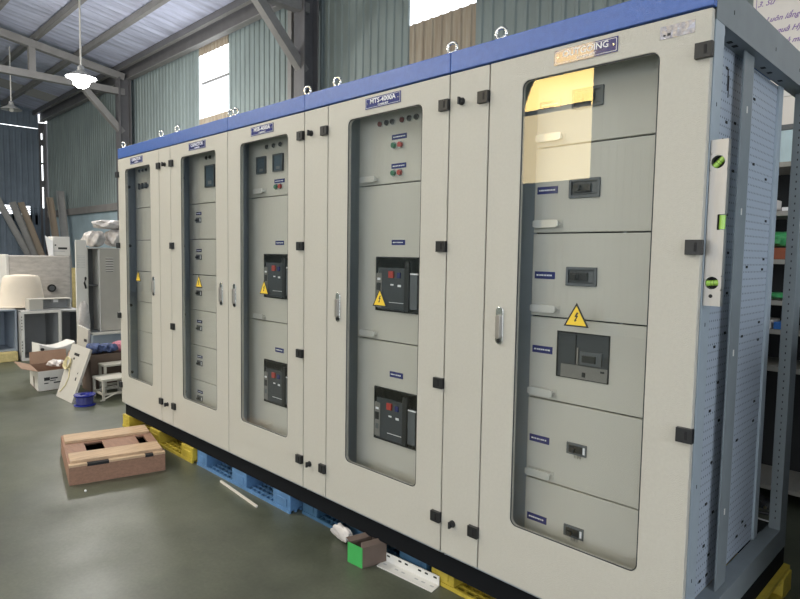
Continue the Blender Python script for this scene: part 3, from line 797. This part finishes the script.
# slotted white angle
b = MB(); p0, p1 = Vector((-1.362, -.004, 0)), Vector((-1.035, .017, 0)); dv = (p1-p0); bk = Vector((-.012, .060, 0))
b.ob(p0, dv, bk, Vector((0, 0, .004)), 'enclw'); b.ob(p0+bk, dv, bk.normalized()*.004, Vector((0, 0, .045)), 'enclw')
for k in (.08, .30, .42, .66, .78, .93):
    c = p0+bk+dv*k; b.ob(c+Vector((-.009, -.0012, .028)), Vector((.018, .001, 0)), Vector((0, .001, 0)), Vector((0, 0, .008)), 'slot')
    c = p0+bk*.55+dv*k; b.ob(c+Vector((-.010, -.004, .0035)), Vector((.020, .001, 0)), Vector((0, .008, 0)), Vector((0, 0, .001)), 'encl')
tag(b.build('slotted_angle', loc=(-1.2, .03, 0)), 'white slotted metal angle lying on the floor in front of the yellow pallet', 'metal angle')
# strip and scraps on the floor
b = MB(); b.beam((-2.80, -.012, .006), (-2.31, -.055, .006), .012, .010, 'stick'); tag(b.build('floor_strip', loc=(-2.55, -.03, 0)), 'thin pale strip lying on the floor beside the light blue pallet', 'strip')
b = MB(); b.add([(-3.30, -.225, .002), (-3.26, -.195, .015), (-3.27, -.17, .003), (-3.31, -.16, .012), (-3.34, -.20, .004), (-3.29, -.2, .02)], [(0, 1, 5), (1, 2, 5), (2, 3, 5), (3, 4, 5), (4, 0, 5), (4, 3, 2, 1, 0)], 'stick')
tag(b.build('paper_scrap', loc=(-3.3, -.2, 0)), 'crumpled paper scrap on the floor in front of the crate lid', 'scrap')
b = MB(); b.blob((-3.20, -.68, .006), (.008, .006, .006), 'white', nu=8, nv=6); tag(b.build('pebble', loc=(-3.2, -.68, 0)), 'tiny white crumb on the open floor nearest the crate lid', 'scrap')

# wooden crate lid
t = thing('crate_lid', 'low plywood crate lid with two pine planks and black slots on the floor', 'crate', (-3.66, -.37, 0))
A = Vector((-3.358, -.722, 0)); U = Vector((.120, .548, 0)); V = Vector((-.715, .160, 0)); H = .125
un, vn = U.normalized(), V.normalized()
b = MB(); Hs = .11
b.ob(A, U, vn*.018, (0, 0, Hs), 'ply'); b.ob(A+V-vn*.018, U, vn*.018, (0, 0, Hs), 'ply')
b.ob(A+vn*.018, un*.018, V-vn*.036, (0, 0, Hs), 'ply'); b.ob(A+U-un*.018+vn*.018, un*.018, V-vn*.036, (0, 0, Hs), 'ply'); b.build('side_boards', t)
b = MB()   # ply top with two openings
ZPt = Hs
def tpl(u0, u1, v0, v1, m, z0=ZPt, z1=ZPt+.012): b.ob(A+U*u0+V*v0+Vector((0, 0, z0)), U*(u1-u0), V*(v1-v0), (0, 0, z1-z0), m)
tpl(0, 1, .0, .34, 'ply'); tpl(0, 1, .64, 1, 'ply')
tpl(0, .22, .34, .64, 'ply'); tpl(.42, .80, .34, .64, 'ply'); tpl(.90, 1, .34, .64, 'ply'); b.build('plywood_top', t)
b = MB(); b.ob(A+U*.03+V*.03+Vector((0, 0, .02)), U*.94, V*.94, (0, 0, .01), 'slot'); b.build('dark_base', t)
for v0, v1 in ((.055, .30), (.68, .93)):
    b = MB(); tpl(.02, .98, v0, v1, 'pine', ZPt+.012, ZPt+.030); b.build('plank', t, bevel=.002)
b = MB()
tpl(0, .18, -.005, .05, 'pine', ZPt+.002, ZPt+.016); tpl(.40, .78, -.005, .05, 'pine', ZPt+.002, ZPt+.016); tpl(.87, 1, -.005, .05, 'pine', ZPt+.002, ZPt+.016)
tpl(.18, .40, -.002, .045, 'slot', ZPt-.004, ZPt+.0125); tpl(.78, .87, -.002, .045, 'slot', ZPt-.004, ZPt+.0125); b.build('front_batten', t)

# ------------------------------------------------------------------ stored goods at the far left
# open white cardboard box
t = thing('cardboard_box', 'white printed cardboard box with brown open flaps on the floor', 'cardboard box', (-6.5, 0, 0))
o = Vector((-6.26, -.145, 0)); U = Vector((-.03, .37, 0)); V = Vector((-.50, .05, 0)); H = Vector((0, 0, .205)); th = .006
un, vn = U.normalized()*th, V.normalized()*th
b = MB()
def wall(bb, p, e, n, h=H):
    bb.ob(p, e, n*.5, h, 'cardw'); bb.ob(p+n*.5, e, n*.5, h, 'card')
wall(b, o, U, vn); wall(b, o+V, U, -vn); wall(b, o+vn, V-2*vn, un); wall(b, o+U+vn, V-2*vn, -un); b.ob(o, U, V, (0, 0, .004), 'card')
b.build('box_body', t)
for p, e, d in ((o+H, V, Vector((.02, -.15, .05))), (o+V+H, U, Vector((-.05, .01, .125))), (o+U+H, V, Vector((0, .03, .11)))):
    b = MB(); nn = e.cross(d).normalized()*.004; b.ob(p, e, d, nn, 'card'); b.build('flap', t)
b = MB()
e = U.normalized(); cx = o+U*.42+Vector((.001, 0, .085))
for dy, dz, w, h in ((-.10, .018, .055, .034), (-.04, .030, .07, .014), (-.045, .010, .055, .008), (-.10, -.014, .04, .01), (-.01, -.016, .12, .013), (.075, -.016, .03, .014)):
    b.ob(cx+e*dy+Vector((0, 0, dz)), e*w, Vector((.0012, 0, 0)), (0, 0, h), 'ink')
b.box(-6.272, -6.268, 0, .001, .01, .02, 'card')
b.ob(o+V*.42+Vector((0, -.002, .0)), V*.10, Vector((0, -.001, 0)), (0, 0, .12), 'cardd')
b.build('printed_mark', t)
b = MB(); b.blob((-6.62, .12, .215), (.09, .07, .035), 'wrapw', amp=.2, seed=3); 
tag(b.build('packing_paper', smooth=True, loc=(-6.62, .12, .2)), 'white crumpled packing paper in the top of the open cardboard box', 'packing paper')
# leaning metal panel
def slab(name, p, parent=None, th=.025, m='locker', extra=None, label=None, cat=None):
    a, b_, c, d = [Vector(q) for q in p]; n = (b_-a).cross(d-a).normalized()*th
    bb = MB(); vs = [a, b_, c, d, a-n, b_-n, c-n, d-n]
    bb.add(vs, [(0,1,2,3), (7,6,5,4), (0,4,5,1), (1,5,6,2), (2,6,7,3), (3,7,4,0)], m)
    return bb, n.normalized()
t = thing('steel_sheet', 'tall beige metal panel with cut-outs leaning on the brown carton', 'steel sheet', (-5.75, -.05, 0))
P0 = [(-5.957, -.068, 0), (-5.543, -.052, 0), (-5.685, .17, .475), (-6.22, .17, .475)]
bb, n = slab('p', P0); bb.build('sheet', t, bevel=.003)
A0, A1, A2, A3 = [Vector(q) for q in P0]
def onp(u, v, off=.002): return A0*(1-u)*(1-v)+A1*u*(1-v)+A2*u*v+A3*(1-u)*v + n*off
for (u, v, du, dv_) in ((.30, .80, .28, .05), (.32, .72, .08, .04), (.52, .67, .07, .06), (.76, .38, .06, .06), (.77, .50, .05, .035)):
    q = MB(); q.add([onp(u, v), onp(u+du, v), onp(u+du, v+dv_), onp(u, v+dv_), onp(u, v, -.001), onp(u+du, v, -.001), onp(u+du, v+dv_, -.001), onp(u, v+dv_, -.001)], [(0,1,2,3), (7,6,5,4), (0,4,5,1), (1,5,6,2), (2,6,7,3), (3,7,4,0)], 'slot'); q.build('cut_out', t)
# yellow cable coil hung on it
b = MB()
for k in range(4):
    pts = []
    for i in range(28):
        a = 2*PI*i/28; rr = .055+.004*k
        c = onp(.20, .62, .012+.006*k); ax = (A1-A0).normalized(); ay = (A3-A0).normalized()
        pts.append(c+ax*rr*math.cos(a)*1.1+ay*rr*math.sin(a)+n*.004*math.sin(3*a+k))
    b.tube(pts, .0055, 'cable', n=6, closed=True)
b.tube([onp(.33, .55, .012), onp(.44, .40, .01), onp(.40, .25, .01), onp(.20, .10, .01)], .005, 'cable', n=6)
tag(b.build('cable_coil', smooth=True, loc=tuple(onp(.2, .6))), 'coil of pale yellow cable hanging on the leaning beige panel', 'cable coil')
bb, n2 = slab('q', [(-6.52, .275, .0), (-6.22, .28, .0), (-6.20, .32, .60), (-6.50, .31, .63)]); bb.box(-6.30, -6.22, .307, .310, .47, .50, 'ink')
tag(bb.build('small_steel_sheet', bevel=.003, loc=(-6.35, .2, 0)), 'smaller beige metal panel standing behind the tall leaning one', 'steel sheet')
# brown carton and cloths
t = thing('brown_carton', 'large dull brown carton behind the leaning beige panel', 'carton', (-6.2, .5, 0))
b = MB(); b.box(-6.18, -5.92, .245, .95, 0, .37, 'cardd'); b.build('carton_body', t, bevel=.004)
b = MB(); b.box(-6.185, -5.915, .238, .245, .33, .375, 'card'); b.box(-5.925, -5.915, .245, .95, .31, .375, 'cardd'); b.build('tape_edge', t)
b = MB(); b.blob((-6.05, .33, .425), (.11, .075, .05), 'clothb', amp=.22, seed=5); b.blob((-6.05, .46, .420), (.11, .07, .045), 'clothb', amp=.22, seed=6)
tag(b.build('blue_cloth', smooth=True, loc=(-6.1, .45, .37)), 'rumpled blue cloth on top of the large brown carton', 'cloth')
b = MB(); b.blob((-6.05, .625, .428), (.11, .08, .05), 'clothp', amp=.22, seed=8); tag(b.build('pink_cloth', smooth=True, loc=(-6.08, .74, .37)), 'rumpled pink cloth beside the blue cloth on the brown carton', 'cloth')
# blue reel
t = thing('plastic_reel', 'shiny blue plastic reel lying on the floor before the leaning panel', 'reel', (-5.40, .02, 0))
c = (-5.40, .02, 0)
b = MB(); b.lathe([(.028, .0), (.092, .0), (.095, .008), (.070, .014), (.066, .085), (.092, .092), (.094, .102), (.040, .104), (.030, .085), (.028, 0)], c, 'reel', n=32); b.build('reel_body', t, smooth=True)
b = MB(); b.lathe([(.068, .016), (.080, .018), (.081, .084), (.068, .086)], c, 'navy', n=32); b.build('winding', t, smooth=True)
# stands
def stand(x0, x1, y0, y1, h, label, m='stool', top=True):
    t = thing('metal_stand', label, 'metal stand', ((x0+x1)/2, (y0+y1)/2, 0), 'small cream stands by the far end')
    for x in (x0, x1):
        for y in (y0, y1):
            b = MB(); b.box(x-.011, x+.011, y-.011, y+.011, 0, h, m); b.build('leg', t)
    b = MB(); b.box(x0-.015, x1+.015, y0-.015, y1+.015, h, h+.022, m); b.build('top', t, bevel=.003)
    b = MB(); 
    for x in (x0, x1): b.box(x-.008, x+.008, y0, y1, .05, .07, m)
    for y in (y0, y1): b.box(x0, x1, y-.008, y+.008, .05, .07, m)
    b.build('rail', t)
stand(-5.70, -5.45, .205, .44, .185, 'low cream metal stand nearest the left end of the switchboard')
stand(-5.90, -5.76, .33, .60, .27, 'taller cream metal stand just behind the low one, before the brown carton')
b = MB(); b.beam((-5.41, .16, .01), (-5.33, .28, .09), .012, .012, 'stool'); tag(b.build('loose_bar', loc=(-5.4, .2, 0)), 'short cream bar leaning at the foot of the low stand', 'bar')
# curved cream tray behind the box
t = thing('metal_tray', 'cream metal tray with curved rim behind the open cardboard box', 'tray', (-7.05, .22, 0))
b = MB(); N = 10; vs = []
for i in range(N+1):
    y = .04+.36*i/N; z = .34+.05*(1-math.sin(PI*i/N)) ; vs += [(-6.90, y, 0), (-6.90, y, z), (-6.93, y, z+.012), (-7.20, y, z), (-7.20, y, 0)]
fs = []
for i in range(N):
    for k in range(5): a = i*5+k; c = i*5+(k+1) % 5; fs.append((a, c, c+5, a+5))
fs += [tuple(range(5)), tuple(range(N*5+4, N*5-1, -1))]
b.add(vs, fs, 'enclw'); b.build('tray_shell', t)
b = MB(); b.cyl((-6.90, .065, .335), (-6.885, .065, .335), .018, 'black'); b.build('knob', t)
b = MB(); b.box(-7.20, -6.98, .43, .60, 0, .28, 'cardd'); b.build
tag(b.build('brown_block', loc=(-7.1, .5, 0)), 'dull brown box under the small black case, behind the cream tray', 'box')
b = MB(); b.box(-7.16, -7.00, .44, .59, .281, .345, 'black'); b.box(-7.0, -6.995, .46, .57, .30, .32, 'brk2'); tag(b.build('black_case', bevel=.004, loc=(-7.1, .5, .28)), 'small black case between the cream tray and the leaning panels', 'case')

# open-front enclosures
def enclosure(x, y0, y1, z0, z1, depth, label, edge='enclw', inside='encl', lip=.035):
    t = thing('steel_enclosure', label, 'steel enclosure', (x-depth/2, (y0+y1)/2, z0), 'empty grey steel enclosures')
    b = MB(); b.box(x-depth, x-depth+.01, y0, y1, z0, z1, inside); b.box(x-depth, x-.01, y0, y0+.01, z0, z1, inside); b.box(x-depth, x-.01, y1-.01, y1, z0, z1, inside)
    b.box(x-depth, x-.01, y0, y1, z0, z0+.01, inside); b.box(x-depth, x-.01, y0, y1, z1-.01, z1, 'encl'); b.build('shell', t)
    b = MB(); b.box(x-.012, x, y0, y0+lip, z0, z1, edge); b.box(x-.012, x, y1-lip, y1, z0, z1, edge); b.box(x-.012, x, y0+lip, y1-lip, z1-lip, z1, edge); b.box(x-.012, x, y0+lip, y1-lip, z0, z0+lip, edge)
    b.build('front_rim', t)
    return t
t = enclosure(-8.30, .195, .665, .0, .64, .70, 'empty enclosure with white front rim, between foam block and cream tray')
b = MB()
for z in (.12, .16, .20, .24, .40, .44, .48, .52, .56): b.box(-8.31, -8.297, .198, .206, z, z+.014, 'slot')
b.build('rim_slots', t)
enclosure(-8.42, -.36, .175, .125, .66, .62, 'bluish empty enclosure at the left picture edge, raised on the foam block', 'bench', 'bench', .018)
enclosure(-8.46, .70, 1.00, .0, .61, .60, 'narrow grey enclosure standing between white-rimmed enclosure and louvred locker', 'encl', 'encl', .02)
b = MB(); b.box(-9.10, -8.33, -.34, .16, 0, .122, 'foam'); tag(b.build('foam_block', bevel=.01, loc=(-8.7, -.1, 0)), 'low yellow foam block on the floor under the bluish enclosure', 'foam block')
# shallow grey box on top
t = thing('shallow_enclosure', 'shallow grey steel box lying on top of the white-rimmed enclosure', 'steel enclosure', (-8.42, .55, .64))
b = MB(); b.box(-8.52, -8.33, .30, .80, .642, .655, 'encl'); b.box(-8.52, -8.33, .30, .80, .78, .79, 'locker'); b.box(-8.52, -8.33, .30, .46, .655, .78, 'locker'); b.box(-8.52, -8.51, .46, .80, .655, .78, 'encl'); b.box(-8.52, -8.33, .79, .80, .655, .78, 'encl'); b.build('shell', t)
b = MB(); b.box(-8.50, -8.40, .60, .66, .735, .778, 'white'); b.build('paper_tag', t)
# cream tub turned over
t = thing('cream_tub', 'large cream plastic tub turned upside down on the enclosures', 'tub', (-8.80, .33, .66))
b = MB(); b.lathe([(.30, .0), (.305, .012), (.285, .02), (.262, .12), (.235, .30), (.215, .395), (.19, .42), (.10, .432), (.001, .434)], (-8.80, .33, .662), 'cream', n=36, sx=.85); b.build('tub_shell', t, smooth=True)
b = MB(); b.tube([(-8.80+.255*math.cos(a)*1.02, .33+.30*math.sin(a)*1.02, .672) for a in [2*PI*i/36 for i in range(36)]], .010, 'cream', closed=True); b.build('rim', t, smooth=True)
# plastic wrapped stack
t = thing('wrapped_crate', 'big grey crate wrapped in shiny plastic behind the cream tub', 'wrapped crate', (-9.35, .66, 0))
b = MB(); b.box(-9.62, -9.20, .27, 1.06, 0, 1.345, 'wrapg'); b.build('crate_body', t, bevel=.02)
b = MB(); b.box(-9.63, -9.19, .235, .275, .0, 1.36, 'enclw'); b.build('white_edge', t, bevel=.008)
b = MB(); b.cyl((-9.20, .80, .88), (-9.17, .80, .88), .055, 'black', n=20); b.cyl((-9.17, .80, .88), (-9.165, .80, .88), .035, 'brk2', n=20); b.build('black_port', t)
b = MB(); b.box(-9.24, -9.20, 1.085, 1.165, 0, 1.17, 'foam'); tag(b.build('yellow_board', loc=(-9.2, 1.1, 0)), 'narrow yellow board standing at the right of the wrapped crate', 'board')
t = thing('grey_carton', 'pale grey carton with printed line standing on the wrapped crate', 'carton', (-9.4, 1.0, 1.345))
b = MB(); b.box(-9.55, -9.30, .865, 1.09, 1.346, 1.625, 'enclw'); b.build('carton_body', t, bevel=.004)
b = MB(); b.box(-9.30, -9.297, .93, 1.05, 1.44, 1.47, 'ink'); b.box(-9.30, -9.297, .885, .905, 1.49, 1.51, 'ink'); b.box(-9.30, -9.297, .865, 1.02, 1.41, 1.418, 'encl'); b.build('printed_mark', t)
bb, _n = slab('s', [(-9.30, .80, 1.346), (-9.28, .86, 1.346), (-9.29, .86, 1.56), (-9.31, .76, 1.64)], th=.02, m='white'); tag(bb.build('white_offcut', loc=(-9.3, .8, 1.346)), 'white offcut leaning against the pale grey carton', 'offcut')
# lockers
t = thing('perforated_door', 'tall white perforated metal door with black handle, standing left of locker', 'metal door', (-8.15, .88, 0))
b = MB(); b.box(-8.17, -8.14, .81, .945, 0, 1.57, 'enclw'); b.build('door_sheet', t, bevel=.004)
b = MB()
for i in range(7):
    for j in range(8): b.box(-8.1405, -8.139, .825+i*.015, .831+i*.015, 1.20+j*.022, 1.208+j*.022, 'encl')
b.build('vent_holes', t)
b = MB(); b.tube([(-8.14, .925, .93), (-8.11, .915, .95), (-8.105, .90, 1.0), (-8.11, .915, 1.05), (-8.14, .925, 1.07)], .012, 'black'); b.build('handle', t, smooth=True)
b = MB(); b.blob((-8.12, .89, .45), (.035, .07, .30), 'wrapw', amp=.08, seed=12); b.build('plastic_wrap', t, smooth=True)
b = MB(); b.box(-8.43, -8.02, .965, 1.75, 0, .315, 'bench'); b.box(-8.44, -8.00, .965, 1.77, .30, .32, 'enclw'); tag(b.build('storage_plinth', loc=(-8.3, 1.3, 0)), 'bluish grey metal bench carrying the louvred locker', 'bench')
t = thing('locker', 'beige steel locker with louvred door and one open bay on bench', 'locker', (-8.35, 1.3, .32))
b = MB(); b.box(-8.44, -8.43, .975, 1.70, .322, 1.47, 'lockin'); b.box(-8.44, -8.20, .965, .980, .322, 1.47, 'enclw'); b.box(-8.44, -8.20, 1.68, 1.70, .322, 1.47, 'locker')
b.box(-8.44, -8.19, .965, 1.70, 1.455, 1.475, 'enclw'); b.box(-8.44, -8.20, .965, 1.70, .322, .34, 'lockin'); b.box(-8.44, -8.21, .98, 1.11, .95, .965, 'lockin'); b.box(-8.44, -8.19, 1.115, 1.130, .322, 1.47, 'enclw'); b.build('locker_body', t)
b = MB(); b.box(-8.205, -8.18, 1.133, 1.68, .33, 1.452, 'locker')
for j in range(6): b.ob((-8.18, 1.20, 1.15+j*.035), (0, .10, 0), (.010, 0, 0), (0, 0, .010), 'enclw'); b.box(-8.1805, -8.179, 1.20, 1.30, 1.142+j*.035, 1.150+j*.035, 'slot')
b.build('louvred_door', t, bevel=.002)
for i, (c, r, s, lab) in enumerate((((-8.30, 1.10, 1.59), (.14, .125, .105), 21, 'leftmost plastic-wrapped bundle on top of the louvred locker'), ((-8.30, 1.42, 1.61), (.15, .16, .12), 22, 'plastic-wrapped bundle at the right on top of the louvred locker'), ((-8.32, 1.33, 1.795), (.14, .22, .06), 23, 'flat plastic-wrapped bundle piled above the others on the locker'))):
    b = MB(); b.blob(c, r, 'wrapw', amp=.17, seed=s, nu=40, nv=22); tag(b.build('wrapped_bundle', smooth=True, loc=(c[0], c[1], c[2]-r[2])), lab, 'wrapped bundle', 'wrapped bundles on the locker')
b = MB(); b.blob((-8.42, .935, 1.55), (.05, .05, .10), 'wrapw', amp=.1, seed=31)
# long channels leaning in the far corner
def channel(p0, p1, w, m, label):
    b = MB(); b.beam(p0, p1, w, .02, m, up=(1, 0, 0)); d = (Vector(p1)-Vector(p0)).normalized(); r = d.cross(Vector((1, 0, 0))).normalized()
    for s in (-1, 1):
        q = r*s*w/2; b.beam(Vector(p0)+q+Vector((.03, 0, 0)), Vector(p1)+q+Vector((.03, 0, 0)), .012, .08, m, up=(1, 0, 0))
    tag(b.build('steel_channel', loc=p0), label, 'steel channel', 'long channels in the far left corner')
channel((-20.2, 3.78, .0), (-20.62, 2.50, 2.95), .16, 'chan', 'leftmost long channel leaning in the far corner, behind the cream tub')
channel((-19.95, 3.74, .0), (-20.4, 2.86, 2.80), .16, 'chan', 'long channel leaning at the far wall, second from the left')
channel((-19.4, 3.76, .0), (-20.3, 3.06, 2.80), .15, 'tan', 'long channel leaning across the bright wall slot')
channel((-18.6, 3.70, .0), (-19.6, 3.64, 2.95), .16, 'tan', 'upright tan channel leaning in the corner by the light slit')
channel((-18.0, 3.70, .0), (-18.9, 3.72, 3.1), .18, 'chan', 'tallest upright grey channel in the corner, right of the tan one')

# ------------------------------------------------------------------ hanging lamps
def lamp(x, y, z, r, lit, label):
    t = thing('pendant_lamp', label, 'lamp', (x, y, z), None)
    b = MB(); b.cyl((x, y, z+.16), (x, y, roofz(y)-.0), .014, 'enclw', n=10); b.build('rod', t)
    b = MB(); b.lathe([(.03, .17), (.05, .15), (.055, .09), (r*.45, .06), (r*.98, -.005), (r, -.02), (r*.97, -.012), (r*.42, .045), (.04, .06), (.02, .06)], (x, y, z), 'lampmetal'); b.build('shade', t, smooth=True)
    b = MB()
    if lit: b.lathe([(.001, .03), (r*.80, -.012), (r*.55, -.08), (r*.50, -.13), (r*.25, -.17), (.001, -.175)], (x, y, z), 'lampglow')
    else: b.lathe([(.001, .03), (.04, .02), (.05, -.03), (.03, -.06), (.001, -.065)], (x, y, z), 'enclw')
    b.build('bulb', t, smooth=True)
lamp(-10.0, 1.52, 4.17, .225, True, 'lit pendant lamp glowing white on its rod under the roof')
lamp(-15.5, 1.80, 4.56, .21, False, 'unlit pendant lamp near the left picture edge')

# ------------------------------------------------------------------ shelves and banner behind the open end
t = thing('steel_shelving', 'steel shelving unit seen through the open rear of the switchboard', 'shelving', (-.4, 2.4, 0))
SZ = (.10, .81, 1.03, 1.20, 1.44, 1.72, 2.00)
for z in SZ:
    b = MB(); b.box(-1.3, .35, 2.20, 2.60, z-.015, z+.012, 'shelfs'); b.build('shelf', t)
for x in (-1.3, .33):
    for y in (2.20, 2.57): b = MB(); b.box(x, x+.03, y, y+.03, 0, 2.012, 'shelfs'); b.build('post', t)
b = MB(); b.box(-1.3, .36, 2.605, 2.615, 0, 2.0, 'shelfd'); b.build('back_sheet', t)
def item(name, x0, x1, y0, y1, z0, z1, m, label, cat, bev=.004, top=None):
    b = MB(); b.box(x0, x1, y0, y1, z0, z1, m)
    if top: b.box(x0-.004, x1+.004, y0-.004, y1+.004, z1-.03, z1, top)
    return tag(b.build(name, bevel=bev, loc=((x0+x1)/2, (y0+y1)/2, z0)), label, cat)
item('foam_box', -.46, -.22, 2.22, 2.55, 2.014, 2.195, 'palebox', 'pale blue foam box on top of the steel shelving', 'box')
item('beige_carton', -.50, -.23, 2.24, 2.54, 2.23, 2.42, 'banner', 'beige carton on the dark slab above the pale blue foam box', 'carton', top='enclw')
item('dark_gap_slab', -.52, -.2, 2.22, 2.56, 2.197, 2.228, 'brk2', 'flat dark slab filling the gap between the pale foam box and the beige carton', 'tray')  # dark slab stands in the dark gap between the two boxes
item('orange_box', -.44, -.26, 2.22, 2.45, 1.453, 1.52, 'orange', 'orange-brown box under the green plastic bag on the shelf', 'box')
b = MB(); b.blob((-.34, 2.34, 1.572), (.12, .11, .045), 'gbag', amp=.15, seed=40); tag(b.build('green_bag', smooth=True, loc=(-.34, 2.34, 1.52)), 'green plastic bag bulging on the orange-brown box on the shelf', 'bag')
b = MB(); b.blob((-.34, 2.27, 1.238), (.12, .05, .019), 'gbag', amp=.2, seed=41); tag(b.build('green_packet', smooth=True, loc=(-.34, 2.27, 1.212)), 'flat green packet on the shelf below the green bag', 'packet')
item('white_packet', -.34, -.27, 2.22, 2.30, 1.733, 1.755, 'white', 'small white packet on the shelf above the green bag', 'packet')
item('brown_packet', -.46, -.37, 2.22, 2.34, 1.733, 1.80, 'banner', 'small beige packet beside the white one on the upper shelf', 'packet')
item('beige_tray', -.46, -.36, 2.215, 2.42, 1.043, 1.095, 'banner', 'low beige box beside the blue packet on the lower shelf', 'box')
item('blue_packet', -.345, -.28, 2.215, 2.36, 1.043, 1.085, 'bluepack', 'small blue packet on the lower shelf', 'packet')
t = thing('shade_cupboard', 'unseen dark cupboard added to shade the lower part of the open cabinet end', 'cupboard', (.83, 1.5, 0))  # out-of-view cupboard added to shade the lower cabinet side
b = MB(); b.box(.465, 1.2, .55, 2.4, .05, 1.25, 'steeld'); b.box(.50, 1.15, .6, 2.35, 0, .05, 'black'); b.build('cupboard_body', t, bevel=.004)
for y0, y1 in ((.56, 1.47), (1.48, 2.39)):
    b = MB(); b.box(.45, .465, y0, y1, .07, 1.23, 'brk2'); dr = b.build('cupboard_door', t, bevel=.003)
    b = MB(); b.box(.435, .451, (y1 if y0 < 1 else y0+.06)-.05, (y1 if y0 < 1 else y0+.06)-.03, .6, .72, 'chrome'); b.build('door_handle', dr)
# banner
t = thing('wall_banner', 'cream banner with violet Vietnamese lettering above the steel shelving', 'banner', (.6, 2.7, 2.6))
b = MB(); b.box(-.69, 2.2, 2.695, 2.715, 2.45, 4.1, 'banner'); b.build('banner_sheet', t)
b = MB(); b.box(-.672, -.669, 2.6935, 2.6955, 2.45, 4.1, 'violet')
for s, x, z, w in (('3. Sử', -.665, 3.112, .17), ('4. Luôn lắng nghe', -.660, 3.002, .50), ('kiên quả Hy', -.640, 2.922, .42), ('thoả mãn', -.560, 2.845, .30)):
    b.text(s, (x, 2.694, z), .047, 'violet', align='LEFT', shear=.45)
b.build('banner_lettering', t)
# board post carrying the banner
b = MB(); b.box(-.60, -.55, 2.72, 2.77, 0, 4.0, 'steeld'); b.box(1.9, 1.95, 2.72, 2.77, 0, 4.0, 'steeld'); b.box(-.60, 1.95, 2.72, 2.76, 3.96, 4.0, 'steeld')
tag(b.build('banner_frame', loc=(.6, 2.74, 0)), 'dark steel frame holding the cream banner', 'frame')

# ------------------------------------------------------------------ light
def area(name, loc, rot, sx, sy, power, col=(1, 1, 1)):
    l = bpy.data.lights.new(name, 'AREA'); l.shape = 'RECTANGLE'; l.size = sx; l.size_y = sy; l.energy = power; l.color = col
    o = bpy.data.objects.new(name, l); C.objects.link(o); o.location = loc; o.rotation_euler = rot; return o
area('gate_daylight', ((G0+G1)/2, YF+.05, 2.15), (math.radians(90), 0, 0), G1-G0, 4.2, 40, (1, .98, .96))
area('end_gate_daylight', (XR-.05, -2.25, 2.95), (0, math.radians(90), 0), 3.6, 7.4, 125, (.86, .93, 1))
for (a0, a1), e in zip(SKY[1:], (560, 400, 60, 18, 12)):  # area lamps under the roof strips; the first is added far-left fill
    area('rooflight_and_fill', ((a0+a1)/2, -4.3, 6.1), (0, 0, 0), 1.1, 5.6, e, (1, .94, .84))
p = bpy.data.lights.new('lamp_light', 'POINT'); p.energy = 210; p.shadow_soft_size = .2; p.color = (1, .97, .92)
o = bpy.data.objects.new('lamp_light', p); C.objects.link(o); o.location = (-10.0, 1.52, 3.75)

w = bpy.data.worlds.new('sky'); sc.world = w; w.use_nodes = True
bg = w.node_tree.nodes['Background']; bg.inputs[0].default_value = (.92, .96, 1, 1); bg.inputs[1].default_value = 2.6

# ------------------------------------------------------------------ camera
yaw, pitch, roll = -.787649718, -.0734236700, .0159061063
ca, sa, cb, sb, cc, s_ = math.cos(yaw), math.sin(yaw), math.cos(pitch), math.sin(pitch), math.cos(roll), math.sin(roll)
fw = Vector((sa*cb, ca*cb, sb)); r = Vector((ca, -sa, 0)); u = r.cross(fw)
r2 = cc*r+s_*u; u2 = -s_*r+cc*u
cam = bpy.data.cameras.new('camera'); cam.sensor_fit = 'HORIZONTAL'; cam.sensor_width = 36; cam.lens = 614.505/800*36; cam.clip_start = .05; cam.clip_end = 200
co = bpy.data.objects.new('camera', cam); C.objects.link(co)
co.matrix_world = Matrix(((r2.x, u2.x, -fw.x, .654417), (r2.y, u2.y, -fw.y, -1.886152), (r2.z, u2.z, -fw.z, 1.446906), (0, 0, 0, 1)))
sc.camera = co
sc.view_settings.view_transform = 'Standard'; sc.view_settings.look = 'None'; sc.view_settings.gamma = 1; sc.view_settings.exposure = .2
sc.cycles.use_denoising = True
sc.cycles.max_bounces = 8; sc.cycles.transparent_max_bounces = 16; sc.cycles.sample_clamp_indirect = 4

for o in sc.objects:
    if '_o' in o: del o['_o']
